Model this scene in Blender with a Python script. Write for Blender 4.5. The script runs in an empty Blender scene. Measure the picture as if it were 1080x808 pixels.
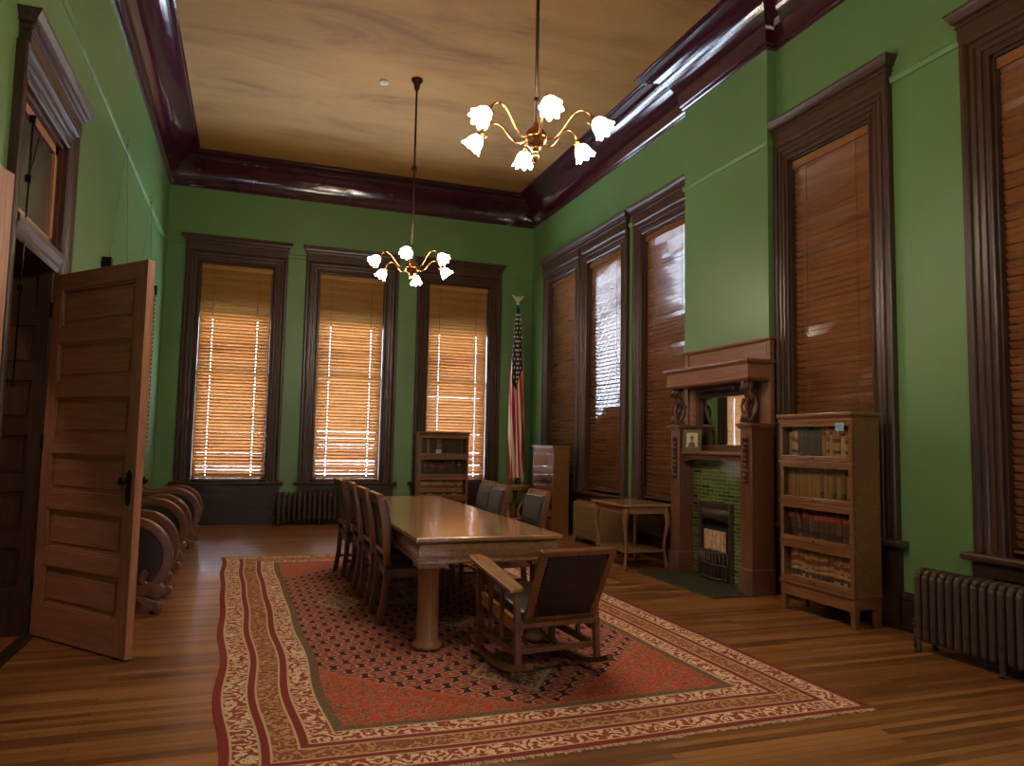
import bpy, bmesh, math, random
from mathutils import Vector, Matrix
random.seed(11)
C = bpy.context.scene.collection
PI = math.pi
R = math.radians

# ------------------------------------------------------------------ room dimensions (metres)
YB, XL, XR, XB, H, HC, CW = 13.0, -1.407, 4.978, 4.863, 6.04, 5.53, 0.46
BY0, BY1 = 6.05, 7.57            # chimney breast
WZ0, WZ1 = .70, 4.30
YF = -3.0                        # wall behind the camera

# ------------------------------------------------------------------ materials
def lin(c):
    out = []
    for v in c:
        v /= 255.0
        out.append(v/12.92 if v <= 0.04045 else ((v+0.055)/1.055)**2.4)
    return (out[0], out[1], out[2], 1.0)

class NT:
    def __init__(s, name):
        s.m = bpy.data.materials.new(name); s.m.use_nodes = True
        s.t = s.m.node_tree; s.t.nodes.clear()
        s.out = s.n('ShaderNodeOutputMaterial'); s.p = s.n('ShaderNodeBsdfPrincipled')
        s.l(s.p.outputs[0], s.out.inputs[0])
    def n(s, k, **kw):
        x = s.t.nodes.new(k)
        for a, b in kw.items(): setattr(x, a, b)
        return x
    def l(s, a, b): s.t.links.new(a, b)
    def coords(s, kind='Object', scale=(1, 1, 1), rot=(0, 0, 0)):
        c = s.n('ShaderNodeTexCoord'); m = s.n('ShaderNodeMapping')
        m.inputs['Scale'].default_value = scale; m.inputs['Rotation'].default_value = rot
        s.l(c.outputs[kind], m.inputs[0]); return m.outputs[0]
    def noise(s, vec, scale=5, detail=4, rough=.55, dist=0.0):
        x = s.n('ShaderNodeTexNoise'); x.inputs['Scale'].default_value = scale
        x.inputs['Detail'].default_value = detail; x.inputs['Roughness'].default_value = rough
        x.inputs['Distortion'].default_value = dist
        s.l(vec, x.inputs['Vector']); return x.outputs[0]
    def ramp(s, fac, stops, interp='LINEAR'):
        x = s.n('ShaderNodeValToRGB'); r = x.color_ramp; r.interpolation = interp
        while len(r.elements) < len(stops): r.elements.new(0.5)
        for e, (p, c) in zip(r.elements, stops): e.position = p; e.color = c
        s.l(fac, x.inputs[0]); return x.outputs[0]
    def val(s, v):
        x = s.n('ShaderNodeValue'); x.outputs[0].default_value = v; return x.outputs[0]
    def math(s, op, a, b=None, c=None):
        x = s.n('ShaderNodeMath', operation=op)
        for i, v in enumerate((a, b, c)):
            if v is None: continue
            if isinstance(v, (int, float)): x.inputs[i].default_value = v
            else: s.l(v, x.inputs[i])
        return x.outputs[0]
    def mix(s, fac, a, b, mode='MIX'):
        x = s.n('ShaderNodeMix', data_type='RGBA', blend_type=mode)
        for i, v in ((0, fac), (6, a), (7, b)):
            if isinstance(v, (int, float)): x.inputs[i].default_value = v
            elif isinstance(v, tuple): x.inputs[i].default_value = v
            else: s.l(v, x.inputs[i])
        return x.outputs[2]
    def bump(s, h, strength=.2, dist=.01):
        x = s.n('ShaderNodeBump'); x.inputs['Strength'].default_value = strength; x.inputs['Distance'].default_value = dist
        s.l(h, x.inputs['Height']); s.l(x.outputs[0], s.p.inputs['Normal'])
    def done(s, col=None, rough=.5, metal=0, coat=0, spec=None):
        if col is not None:
            if isinstance(col, tuple): s.p.inputs['Base Color'].default_value = col
            else: s.l(col, s.p.inputs['Base Color'])
        if isinstance(rough, (int, float)): s.p.inputs['Roughness'].default_value = rough
        else: s.l(rough, s.p.inputs['Roughness'])
        s.p.inputs['Metallic'].default_value = metal
        if coat: s.p.inputs['Coat Weight'].default_value = coat; s.p.inputs['Coat Roughness'].default_value = .12
        if spec is not None: s.p.inputs['Specular IOR Level'].default_value = spec
        return s.m

def wood(name, dark, light, axis='z', rough=.38, scale=1.0, coat=0, grain=.55):
    t = NT(name)
    sc = {'x': (.9, 14, 14), 'y': (14, .9, 14), 'z': (14, 14, .9)}[axis]
    v = t.coords('Object', tuple(a*scale for a in sc))
    n1 = t.noise(v, 2.2, 6, .6, .6)
    n2 = t.noise(v, 11, 3, .6)
    f = t.math('ADD', t.math('MULTIPLY', n1, 1-grain*.4), t.math('MULTIPLY', n2, grain*.4))
    c = t.ramp(f, [(.3, lin(dark)), (.68, lin(light))])
    t.bump(f, .06, .01)
    return t.done(c, t.math('MULTIPLY_ADD', n2, .16, rough-.08), coat=coat)

def plain(name, rgb, rough=.5, metal=0, coat=0, var=0.0, vscale=6):
    t = NT(name)
    if var:
        n = t.noise(t.coords('Object'), vscale, 5)
        a = tuple(max(0, c*(1-var)) for c in rgb); b = tuple(min(255, c*(1+var)) for c in rgb)
        return t.done(t.ramp(n, [(.3, lin(a)), (.7, lin(b))]), rough, metal, coat)
    return t.done(lin(rgb), rough, metal, coat)

M = {}
def build_materials():
    # walls: rolled green paint
    t = NT('green_paint'); v = t.coords('Object')
    n = t.noise(v, .8, 4); n2 = t.noise(v, 160, 3)
    t.bump(n2, .12, .004)
    M['wall'] = t.done(t.ramp(n, [(.3, lin((96, 131, 80))), (.7, lin((104, 140, 87)))]), .42)
    # ceiling: tan plaster with brown streaky stains
    t = NT('stained_ceiling'); v = t.coords('Object', (.45, 1.6, 1)); n = t.noise(v, 1.1, 9, .68, .8)
    v2 = t.coords('Object'); n2 = t.noise(v2, .35, 3, .5); n3 = t.noise(v2, 12, 4)
    f = t.math('ADD', t.math('MULTIPLY', n, .62), t.math('MULTIPLY', n2, .38))
    c = t.ramp(f, [(.36, lin((112, 76, 34))), (.5, lin((152, 110, 54))), (.68, lin((168, 126, 68)))])
    t.bump(n3, .06, .005)
    M['ceiling'] = t.done(c, .8)
    # cornice: glossy maroon paint
    t = NT('maroon_gloss'); v = t.coords('Object'); n = t.noise(v, 26, 4, .6); n2 = t.noise(v, 3, 3)
    t.bump(t.math('ADD', n, n2), .1, .006)
    M['maroon'] = t.done(t.ramp(n2, [(.3, lin((58, 20, 34))), (.7, lin((68, 25, 40)))]), .1, coat=.7)
    # strip wood floor, boards along x
    t = NT('strip_floor'); v = t.coords('Object')
    b = t.n('ShaderNodeTexBrick'); b.offset = .37; b.inputs['Scale'].default_value = 1
    b.inputs['Brick Width'].default_value = 1.9; b.inputs['Row Height'].default_value = .057
    b.inputs['Mortar Size'].default_value = .0016; b.inputs['Mortar Smooth'].default_value = .1; b.inputs['Bias'].default_value = -.1
    b.inputs['Color1'].default_value = (0.15, .15, .15, 1); b.inputs['Color2'].default_value = (.9, .9, .9, 1); b.inputs['Mortar'].default_value = (.5, .5, .5, 1)
    t.l(v, b.inputs[0])
    g = t.noise(t.coords('Object', (1.1, 26, 1)), 1.6, 6, .6, .4)
    big = t.noise(t.coords('Object', (.5, 1.2, 1)), .9, 4)
    sep = t.n('ShaderNodeSeparateColor'); t.l(b.outputs[0], sep.inputs[0])
    f = t.math('ADD', t.math('MULTIPLY', sep.outputs[0], .42), t.math('ADD', t.math('MULTIPLY', g, .38), t.math('MULTIPLY', big, .2)))
    c = t.ramp(f, [(.25, lin((74, 42, 20))), (.48, lin((140, 90, 48))), (.75, lin((184, 128, 74)))])
    c = t.mix(b.outputs['Fac'], c, lin((40, 20, 9)))
    t.bump(t.math('SUBTRACT', 1, b.outputs['Fac']), .25, .002)
    M['floor'] = t.done(c, t.math('MULTIPLY_ADD', g, .18, .24), coat=.15)
    # woods
    M['trim_z'] = wood('walnut_trim_upright', (50, 33, 25), (82, 55, 40), 'z', .36)
    M['trim_x'] = wood('walnut_trim_along', (50, 33, 25), (82, 55, 40), 'x', .36)
    M['trim_y'] = wood('walnut_trim_across', (50, 33, 25), (82, 55, 40), 'y', .36)
    M['dado'] = wood('dark_dado', (38, 23, 17), (58, 36, 26), 'x', .4)
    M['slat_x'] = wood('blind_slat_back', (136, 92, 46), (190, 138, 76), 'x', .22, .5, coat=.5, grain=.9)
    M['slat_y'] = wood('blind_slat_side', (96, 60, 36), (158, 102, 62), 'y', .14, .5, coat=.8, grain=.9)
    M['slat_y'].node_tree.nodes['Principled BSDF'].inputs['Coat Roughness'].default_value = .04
    M['door'] = wood('oak_door', (140, 90, 66), (188, 130, 98), 'x', .42)
    M['door_z'] = wood('oak_door_stile', (142, 90, 66), (188, 130, 98), 'z', .42)
    M['oak_x'] = wood('oak_table', (138, 98, 66), (176, 132, 94), 'y', .2, 1.2, coat=.5)
    M['oak_z'] = wood('oak_upright', (116, 76, 46), (156, 108, 70), 'z', .34, 1.3)
    M['chair'] = wood('chair_oak', (92, 54, 32), (130, 82, 50), 'z', .3, 1.4, coat=.3)
    M['chair_dark'] = wood('chair_walnut', (60, 32, 20), (90, 50, 30), 'z', .34, 1.4, coat=.2)
    M['mantel'] = wood('mantel_oak', (108, 68, 48), (148, 98, 70), 'y', .3, 1.3, coat=.3)
    M['mantel_z'] = wood('mantel_oak_upright', (84, 50, 36), (116, 72, 50), 'z', .3, 1.3, coat=.3)
    M['carved'] = wood('mantel_carving', (64, 34, 24), (98, 56, 38), 'z', .4, 2)
    M['case'] = wood('bookcase_oak', (100, 62, 34), (140, 92, 54), 'x', .34, 1.4, coat=.25)
    M['scroll'] = wood('scroll_oak', (84, 52, 38), (118, 78, 56), 'x', .3, 1.4, coat=.3)
    M['leather'] = plain('dark_green_leather', (50, 56, 56), .42, var=.15, vscale=20)
    M['leather_black'] = plain('black_leather', (30, 24, 24), .4, var=.25, vscale=30)
    M['leather_tan'] = plain('tan_leather', (176, 118, 62), .5, var=.1)
    M['nail'] = plain('brass_nails', (150, 118, 70), .3, 1)
    M['iron'] = plain('radiator_iron', (74, 56, 46), .5, .25, var=.15, vscale=14)
    M['bronze'] = plain('radiator_bronze', (116, 90, 54), .5, .3, var=.12, vscale=14)
    M['blackmetal'] = plain('black_metal', (22, 19, 17), .4, .6)
    M['castiron'] = plain('cast_iron', (74, 62, 50), .42, .5, var=.2, vscale=25)
    M['brass'] = plain('aged_brass', (176, 122, 74), .25, 1)
    M['rod'] = plain('dark_bronze_rod', (60, 44, 34), .4, .8)
    M['silver'] = plain('silver_gilt', (215, 212, 200), .3, .3)
    M['white'] = plain('white_plastic', (215, 208, 192), .5)
    M['mirror'] = plain('mirror_silver', (215, 225, 222), .02, 1)
    M['gold'] = plain('gilt_frame', (140, 92, 48), .45, .5, var=.3, vscale=30)
    M['canvas'] = plain('dark_canvas', (60, 44, 32), .6, var=.4, vscale=3)
    M['card'] = plain('pale_blue_card', (150, 190, 215), .6)
    M['ink'] = plain('grey_ink', (70, 84, 100), .7)
    M['brick'] = plain('pale_firebrick', (196, 158, 124), .8, var=.2, vscale=18)
    M['soot'] = plain('sooty_iron', (20, 16, 14), .7, var=.3)
    M['photo'] = plain('sepia_photo', (205, 192, 165), .4, var=.05)
    M['photo_dark'] = plain('sepia_dark', (92, 78, 60), .5)
    M['photo_mid'] = plain('sepia_mid', (150, 132, 106), .5)
    M['frame_green'] = plain('dull_olive_frame', (104, 96, 66), .45, .2)
    M['shade_cloth'] = plain('brown_roller_shade', (84, 62, 40), .9)
    M['cord'] = plain('blind_cord', (92, 70, 58), .8)
    M['hall'] = plain('hall_plaster', (150, 120, 86), .8, var=.08)
    # slate hearth
    t = NT('slate_hearth'); v = t.coords('Object', (1, 1, 1)); n = t.noise(v, 9, 6)
    b = t.n('ShaderNodeTexBrick'); b.inputs['Scale'].default_value = 1; b.inputs['Brick Width'].default_value = .15; b.inputs['Row Height'].default_value = .05; b.inputs['Mortar Size'].default_value = .002
    b.inputs['Color1'].default_value = lin((58, 66, 48)); b.inputs['Color2'].default_value = lin((74, 80, 56)); b.inputs['Mortar'].default_value = lin((96, 96, 74))
    t.l(t.coords('Object', rot=(0, 0, PI/2)), b.inputs[0])
    M['hearth'] = t.done(t.mix(n, b.outputs[0], lin((48, 50, 40))), .3)
    # green glazed tile, in the y-z plane
    t = NT('green_glazed_tile')
    tc = t.n('ShaderNodeTexCoord'); sp = t.n('ShaderNodeSeparateXYZ'); cb = t.n('ShaderNodeCombineXYZ')
    t.l(tc.outputs['Object'], sp.inputs[0]); t.l(sp.outputs[1], cb.inputs[0]); t.l(sp.outputs[2], cb.inputs[1])
    b = t.n('ShaderNodeTexBrick'); b.inputs['Scale'].default_value = 1; b.inputs['Brick Width'].default_value = .152; b.inputs['Row Height'].default_value = .04
    b.inputs['Mortar Size'].default_value = .0028; b.inputs['Mortar Smooth'].default_value = .2; b.inputs['Bias'].default_value = 0
    b.inputs['Color1'].default_value = lin((50, 68, 32)); b.inputs['Color2'].default_value = lin((98, 114, 56)); b.inputs['Mortar'].default_value = lin((150, 158, 116))
    t.l(cb.outputs[0], b.inputs[0])
    n = t.noise(cb.outputs[0], 18, 3)
    t.bump(t.math('ADD', t.math('MULTIPLY', b.outputs['Fac'], -1.0), t.math('MULTIPLY', n, .5)), .3, .003)
    M['tile'] = t.done(b.outputs[0], .08, coat=.5)
    # clear glass, lets daylight through
    t = NT('clear_glass'); t.t.nodes.remove(t.p)
    tr = t.n('ShaderNodeBsdfTransparent'); gl = t.n('ShaderNodeBsdfGlossy'); fr = t.n('ShaderNodeFresnel'); mx = t.n('ShaderNodeMixShader')
    gl.inputs['Roughness'].default_value = .01; fr.inputs[0].default_value = 2.0
    ge = t.n('ShaderNodeNewGeometry'); t.l(t.math('MULTIPLY', fr.outputs[0], t.math('SUBTRACT', 1, ge.outputs['Backfacing'])), mx.inputs[0]); t.l(tr.outputs[0], mx.inputs[1]); t.l(gl.outputs[0], mx.inputs[2]); t.l(mx.outputs[0], t.out.inputs[0])
    M['glass'] = t.m
    t = NT('transom_glass')
    t.p.inputs['Transmission Weight'].default_value = 1
    M['frosted'] = t.done(lin((190, 176, 150)), .25)
    # lit lamp glass
    t = NT('lit_lamp_glass'); t.p.inputs['Emission Color'].default_value = (1, .84, .66, 1); t.p.inputs['Emission Strength'].default_value = 60
    M['lamp'] = t.done(lin((240, 225, 205)), .4)
    t = NT('fill_lamp_glass'); t.p.inputs['Emission Color'].default_value = (1, .84, .66, 1); t.p.inputs['Emission Strength'].default_value = 62  # glow for the added lamps out of view
    M['lamp_fill'] = t.done(lin((240, 225, 205)), .4)
    # books
    def book(name, stops, grime=.25):
        t = NT(name); tc = t.n('ShaderNodeTexCoord'); sp = t.n('ShaderNodeSeparateXYZ'); t.l(tc.outputs['Generated'], sp.inputs[0])
        c = t.ramp(sp.outputs[2], [(p, lin(q)) for p, q in stops], 'CONSTANT')
        oi = t.n('ShaderNodeObjectInfo'); n = t.noise(t.coords('Object'), 45, 4)
        c = t.mix(t.math('MULTIPLY', n, grime), c, lin((50, 32, 20)))
        c = t.mix(t.math('MULTIPLY', oi.outputs['Random'], .35), c, lin((92, 62, 36)))
        M[name] = t.done(c, .55)
    tan = (188, 148, 92)
    book('law_tan', [(0, tan), (.2, (40, 34, 28)), (.3, tan), (.55, (128, 44, 30)), (.68, tan), (.72, (60, 44, 30)), (.74, tan), (.93, (150, 112, 66))])
    book('law_spot', [(0, tan), (.12, (30, 40, 32)), (.3, tan), (.4, (34, 26, 22)), (.44, tan), (.56, (140, 54, 44)), (.72, (206, 168, 104)), (.9, tan)])
    book('ochre_book', [(0, (150, 112, 58)), (.1, (116, 84, 42)), (.12, (156, 118, 62)), (.74, (104, 74, 40)), (.84, (152, 114, 60))])
    book('brown_book', [(0, (112, 78, 54)), (.12, (52, 38, 30)), (.28, (114, 80, 56)), (.6, (132, 58, 42)), (.7, (116, 80, 54))])
    book('maroon_book', [(0, (82, 50, 38)), (.15, (44, 32, 28)), (.3, (84, 52, 38)), (.66, (184, 72, 52)), (.8, (88, 54, 40))])
    book('dark_book', [(0, (58, 50, 38)), (.25, (78, 64, 42)), (.27, (56, 48, 36)), (.75, (90, 72, 46)), (.78, (56, 48, 36))])
    book('cream_book', [(0, (186, 160, 118)), (.3, (176, 120, 90)), (.36, (188, 164, 122)), (.8, (120, 54, 44)), (.9, (186, 160, 118))])
    # flag cloth by uv
    t = NT('flag_cloth'); tc = t.n('ShaderNodeTexCoord'); sp = t.n('ShaderNodeSeparateXYZ'); t.l(tc.outputs['UV'], sp.inputs[0])
    u, w = sp.outputs[0], sp.outputs[1]
    st = t.math('FRACT', t.math('ADD', t.math('MULTIPLY', u, 11), t.math('MULTIPLY', w, -1.9)))
    stripe = t.mix(t.math('GREATER_THAN', st, .5), lin((226, 202, 172)), lin((168, 26, 40)))
    edge = t.math('ADD', w, t.math('MULTIPLY', t.math('ABSOLUTE', t.math('SUBTRACT', u, .66)), .8))
    cant = t.math('LESS_THAN', edge, .49)
    M['flag'] = t.done(t.mix(cant, stripe, lin((20, 22, 34))), .75)
    M['star'] = plain('star_white', (226, 206, 178), .7)
    build_rug_material()

def build_rug_material():
    t = NT('persian_rug'); tc = t.n('ShaderNodeTexCoord'); sp = t.n('ShaderNodeSeparateXYZ'); t.l(tc.outputs['UV'], sp.inputs[0])
    u, v = sp.outputs[0], sp.outputs[1]     # metric rug coordinates, u 0..3.4, v 0..6.2
    W, L = 3.4, 6.2
    uv = tc.outputs['UV']
    m = t.math
    n_f = t.noise(uv, 60, 3, .6); n_m = t.noise(uv, 26, 4, .6); n_b = t.noise(uv, 1.3, 3); n_l = t.noise(uv, 13, 2, .5)
    # field: staggered rose medallions on navy
    def lattice(ou, ov, a, b):
        fu = m('SUBTRACT', m('FRACT', m('ADD', m('DIVIDE', u, a), ou)), .5)
        fv = m('SUBTRACT', m('FRACT', m('ADD', m('DIVIDE', v, b), ov)), .5)
        return m('SQRT', m('ADD', m('MULTIPLY', m('MULTIPLY', fu, fu), 1.0), m('MULTIPLY', m('MULTIPLY', fv, fv), 2.0)))
    a, b = .168, .205
    d = m('MINIMUM', lattice(0, 0, a, b), lattice(.5, .5, a, b))
    dd = m('ADD', d, m('ADD', m('MULTIPLY', m('SUBTRACT', n_f, .5), .22), m('MULTIPLY', m('SUBTRACT', n_m, .5), .14)))
    ring = m('SINE', m('ADD', m('MULTIPLY', dd, 40), m('MULTIPLY', n_m, 5)))
    rose = t.mix(m('MULTIPLY_ADD', ring, .5, .5), lin((228, 142, 118)), lin((132, 56, 50)))
    rose = t.mix(m('LESS_THAN', m('ABSOLUTE', m('SUBTRACT', m('ADD', dd, m('MULTIPLY', n_m, .3)), .36)), .03), rose, lin((48, 26, 30)))
    rose = t.mix(m('MULTIPLY', n_b, .5), rose, lin((150, 96, 58)))
    field = t.mix(m('GREATER_THAN', dd, .40), rose, lin((20, 18, 26)))
    # spandrels: red ground with mottled blossoms
    d2 = m('MINIMUM', lattice(.2, .3, .2, .2), lattice(.7, .8, .2, .2))
    sring = m('SINE', m('ADD', m('MULTIPLY', d2, 30), m('MULTIPLY', n_m, 26)))
    blos = t.mix(m('MULTIPLY_ADD', sring, .5, .5), lin((190, 104, 70)), lin((116, 68, 48)))
    span = t.mix(m('GREATER_THAN', m('ADD', d2, m('ADD', m('MULTIPLY', n_f, .4), m('MULTIPLY', n_l, .3))), .80), blos, lin((204, 54, 38)))
    # near / far medallion edge
    cu = m('ABSOLUTE', m('SUBTRACT', u, 1.69))
    curve = m('ADD', m('MULTIPLY', m('POWER', cu, 1.25), .82), .56)
    vv = m('MINIMUM', v, m('SUBTRACT', L, v))
    isf = m('GREATER_THAN', vv, curve)
    line = m('LESS_THAN', m('ABSOLUTE', m('SUBTRACT', vv, curve)), .018)
    inner = t.mix(isf, span, field)
    inner = t.mix(line, inner, lin((176, 92, 62)))
    # cream lattice diamonds along the field
    def diamond(cx, cy, ru, rv):
        e = m('ADD', m('DIVIDE', m('ABSOLUTE', m('SUBTRACT', u, cx)), ru), m('DIVIDE', m('ABSOLUTE', m('SUBTRACT', v, cy)), rv))
        return e
    for (cx, cy, ru, rv) in ((1.72, 1.18, .30, .42), (.95, 3.45, .2, .4), (2.45, 3.45, .2, .4), (1.70, 2.6, .24, .3)):
        e = diamond(cx, cy, ru, rv)
        pat = t.mix(m('GREATER_THAN', m('SINE', m('ADD', m('MULTIPLY', n_m, 26), m('MULTIPLY', e, 9))), .1), lin((84, 42, 38)), lin((178, 140, 112)))
        inner = t.mix(m('LESS_THAN', e, .8), inner, pat)
        inner = t.mix(m('LESS_THAN', m('ABSOLUTE', m('SUBTRACT', e, .86)), .05), inner, lin((176, 146, 118)))
    # borders
    du = m('MINIMUM', u, m('SUBTRACT', W, u)); dv = vv
    bw, bh = .58, .56
    bu = m('DIVIDE', du, bw); bv = m('DIVIDE', dv, bh)
    bd = m('MINIMUM', bu, bv)
    s = m('FRACT', m('MULTIPLY', t_sel(t, m('LESS_THAN', bu, bv), v, u), 7.4))
    sc_ = m('ABSOLUTE', m('SUBTRACT', s, .5))
    vine = m('SINE', m('ADD', m('MULTIPLY', n_l, 22), m('ADD', m('MULTIPLY', sc_, 13), m('ADD', m('MULTIPLY', bd, 38), m('MULTIPLY', n_f, 3)))))
    cream = t.mix(m('GREATER_THAN', vine, .0), lin((160, 64, 54)), lin((232, 202, 162)))
    cream = t.mix(m('GREATER_THAN', n_f, .6), cream, lin((86, 48, 44)))
    tanb = t.mix(m('GREATER_THAN', vine, .25), lin((150, 84, 52)), lin((196, 150, 98)))
    tanb = t.mix(m('GREATER_THAN', n_f, .58), tanb, lin((116, 58, 40)))
    red = t.mix(n_m, lin((150, 34, 34)), lin((112, 44, 36)))
    olive = t.mix(m('GREATER_THAN', n_f, .55), lin((118, 92, 66)), lin((84, 60, 46)))
    col = red
    for p, c in ((.085, cream), (.30, red), (.385, tanb), (.60, red), (.69, cream), (.90, olive), (1.0, inner)):
        col = t.mix(m('GREATER_THAN', bd, p), col, c)
        if p < 1: col = t.mix(m('LESS_THAN', m('ABSOLUTE', m('SUBTRACT', bd, p)), .01), col, lin((206, 176, 136)))
    col = t.mix(m('MULTIPLY', n_f, .12), col, lin((70, 40, 32)))
    t.bump(t.noise(uv, 220, 2), .3, .004)
    M['rug'] = t.done(col, .95)
    M['fringe'] = plain('rug_fringe', (196, 158, 128), .95, var=.2, vscale=60)

def t_sel(t, cond, a, b):
    # a where cond else b
    return t.math('ADD', t.math('MULTIPLY', cond, a), t.math('MULTIPLY', t.math('SUBTRACT', 1, cond), b))

# ------------------------------------------------------------------ mesh builder
class MB:
    def __init__(s): s.v = []; s.f = []; s.sm = []
    def add(s, vs, fs, smooth=False):
        o = len(s.v); s.v += [tuple(p) for p in vs]
        for f in fs: s.f.append([i+o for i in f]); s.sm.append(smooth)
        return s
    def box(s, x0, x1, y0, y1, z0, z1):
        v = [(x, y, z) for z in (z0, z1) for y in (y0, y1) for x in (x0, x1)]
        return s.add(v, [(0, 2, 3, 1), (4, 5, 7, 6), (0, 1, 5, 4), (2, 6, 7, 3), (0, 4, 6, 2), (1, 3, 7, 5)])
    def obox(s, c, size, mat):
        hx, hy, hz = (a/2 for a in size); c = Vector(c)
        v = [c + mat @ Vector((x, y, z)) for z in (-hz, hz) for y in (-hy, hy) for x in (-hx, hx)]
        return s.add(v, [(0, 2, 3, 1), (4, 5, 7, 6), (0, 1, 5, 4), (2, 6, 7, 3), (0, 4, 6, 2), (1, 3, 7, 5)])
    def bar(s, p0, p1, w, h, up=(0, 0, 1)):
        p0, p1 = Vector(p0), Vector(p1); z = (p1-p0).normalized(); u = Vector(up)
        if abs(z.dot(u)) > .98: u = Vector((0, 1, 0))
        x = u.cross(z).normalized(); y = z.cross(x)
        m = Matrix((x, y, z)).transposed()
        return s.obox((p0+p1)/2, (w, h, (p1-p0).length), m)
    def tube(s, pts, r, n=10, cap=True, sx=1.0, closed=False):
        pts = [Vector(p) for p in pts]; k = len(pts); rs = r if isinstance(r, (list, tuple)) else [r]*k
        rings = []; prev = None
        for i, p in enumerate(pts):
            if closed: d = pts[(i+1) % k]-pts[i-1]
            else: d = pts[min(i+1, k-1)]-pts[max(i-1, 0)]
            d.normalize()
            if prev is None:
                u = Vector((0, 0, 1)) if abs(d.z) < .9 else Vector((1, 0, 0))
                x = u.cross(d).normalized()
            else:
                x = (prev-d*prev.dot(d)).normalized()
            prev = x; y = d.cross(x)
            rings.append([p+(x*math.cos(2*PI*j/n)*sx+y*math.sin(2*PI*j/n))*rs[i] for j in range(n)])
        v = [q for ring in rings for q in ring]; f = []
        for i in range(k if closed else k-1):
            a, b = i*n, ((i+1) % k)*n
            for j in range(n): f.append((a+j, a+(j+1) % n, b+(j+1) % n, b+j))
        o = len(s.v); s.add(v, f, True)
        if cap and not closed:
            s.f.append([o+j for j in range(n)]); s.sm.append(False)
            s.f.append([o+(k-1)*n+j for j in range(n)]); s.sm.append(False)
        return s
    def cyl(s, p0, p1, r0, r1=None, n=14): return s.tube([p0, p1], [r0, r0 if r1 is None else r1], n)
    def lathe(s, prof, c=(0, 0, 0), n=20, axis='z'):
        v = []; f = []
        for (r, z) in prof:
            for j in range(n):
                a = 2*PI*j/n; p = (r*math.cos(a), r*math.sin(a), z)
                if axis == 'x': p = (p[2], p[0], p[1])
                if axis == 'y': p = (p[0], p[2], p[1])
                v.append((c[0]+p[0], c[1]+p[1], c[2]+p[2]))
        k = len(prof)
        for i in range(k-1):
            for j in range(n): f.append((i*n+j, i*n+(j+1) % n, (i+1)*n+(j+1) % n, (i+1)*n+j))
        o = len(s.v); s.add(v, f, True)
        for i in (0, k-1):
            if prof[i][0] > 1e-5: s.f.append([o+i*n+j for j in range(n)]); s.sm.append(False)
        return s
    def prism(s, poly, axis, a, b):
        def P(q, t): return {'x': (t, q[0], q[1]), 'y': (q[0], t, q[1]), 'z': (q[0], q[1], t)}[axis]
        k = len(poly); v = [P(q, a) for q in poly]+[P(q, b) for q in poly]
        f = [list(range(k)), list(range(k, 2*k))]+[(i, (i+1) % k, k+(i+1) % k, k+i) for i in range(k)]
        return s.add(v, f)
    def rects(s, lst):
        # lofted stack of (z, x0, x1, y0, y1)
        v = []; f = []
        for (z, x0, x1, y0, y1) in lst: v += [(x0, y0, z), (x1, y0, z), (x1, y1, z), (x0, y1, z)]
        for i in range(len(lst)-1):
            for j in range(4): f.append((i*4+j, i*4+(j+1) % 4, i*4+4+(j+1) % 4, i*4+4+j))
        f.append((0, 1, 2, 3)); q = (len(lst)-1)*4; f.append((q, q+1, q+2, q+3))
        return s.add(v, f)
    def ribbon(s, pts, w, th, side=(0, 1, 0)):
        # a flat curved band: pts along, w wide along side, th thick in the curve plane
        pts = [Vector(p) for p in pts]; sd = Vector(side).normalized(); k = len(pts); v = []; f = []
        ths = th if isinstance(th, (list, tuple)) else [th]*k
        for i, p in enumerate(pts):
            d = (pts[min(i+1, k-1)]-pts[max(i-1, 0)]).normalized(); nrm = d.cross(sd).normalized()*ths[i]/2
            for a, b in ((-1, -1), (1, -1), (1, 1), (-1, 1)): v.append(p+sd*(w/2*a)+nrm*b)
        for i in range(k-1):
            for j in range(4): f.append((i*4+j, i*4+(j+1) % 4, i*4+4+(j+1) % 4, i*4+4+j))
        f.append((0, 1, 2, 3)); q = (k-1)*4; f.append((q, q+1, q+2, q+3))
        return s.add(v, f)
    def build(s, name, mat, parent=None, bevel=0, loc=None, sub=False):
        off = Vector((0, 0, 0))
        if parent is not None and loc is None: off = Vector(parent.get('_o', (0, 0, 0)))
        if loc is not None: off = Vector(loc)
        me = bpy.data.meshes.new(name)
        me.from_pydata([Vector(p)-off for p in s.v], [], s.f)
        bm = bmesh.new(); bm.from_mesh(me); bmesh.ops.recalc_face_normals(bm, faces=bm.faces); bm.to_mesh(me); bm.free()
        me.polygons.foreach_set('use_smooth', s.sm); me.update()
        me.materials.append(M[mat] if isinstance(mat, str) else mat)
        o = bpy.data.objects.new(name, me); C.objects.link(o)
        if parent is not None: o.parent = parent
        if loc is not None and parent is None: o.location = loc
        if bevel:
            b = o.modifiers.new('bevel', 'BEVEL'); b.width = bevel; b.segments = 2; b.limit_method = 'ANGLE'; b.angle_limit = R(50); b.harden_normals = False
        if parent is not None and '_o' in parent: o['_o'] = parent['_o']
        return o

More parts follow.
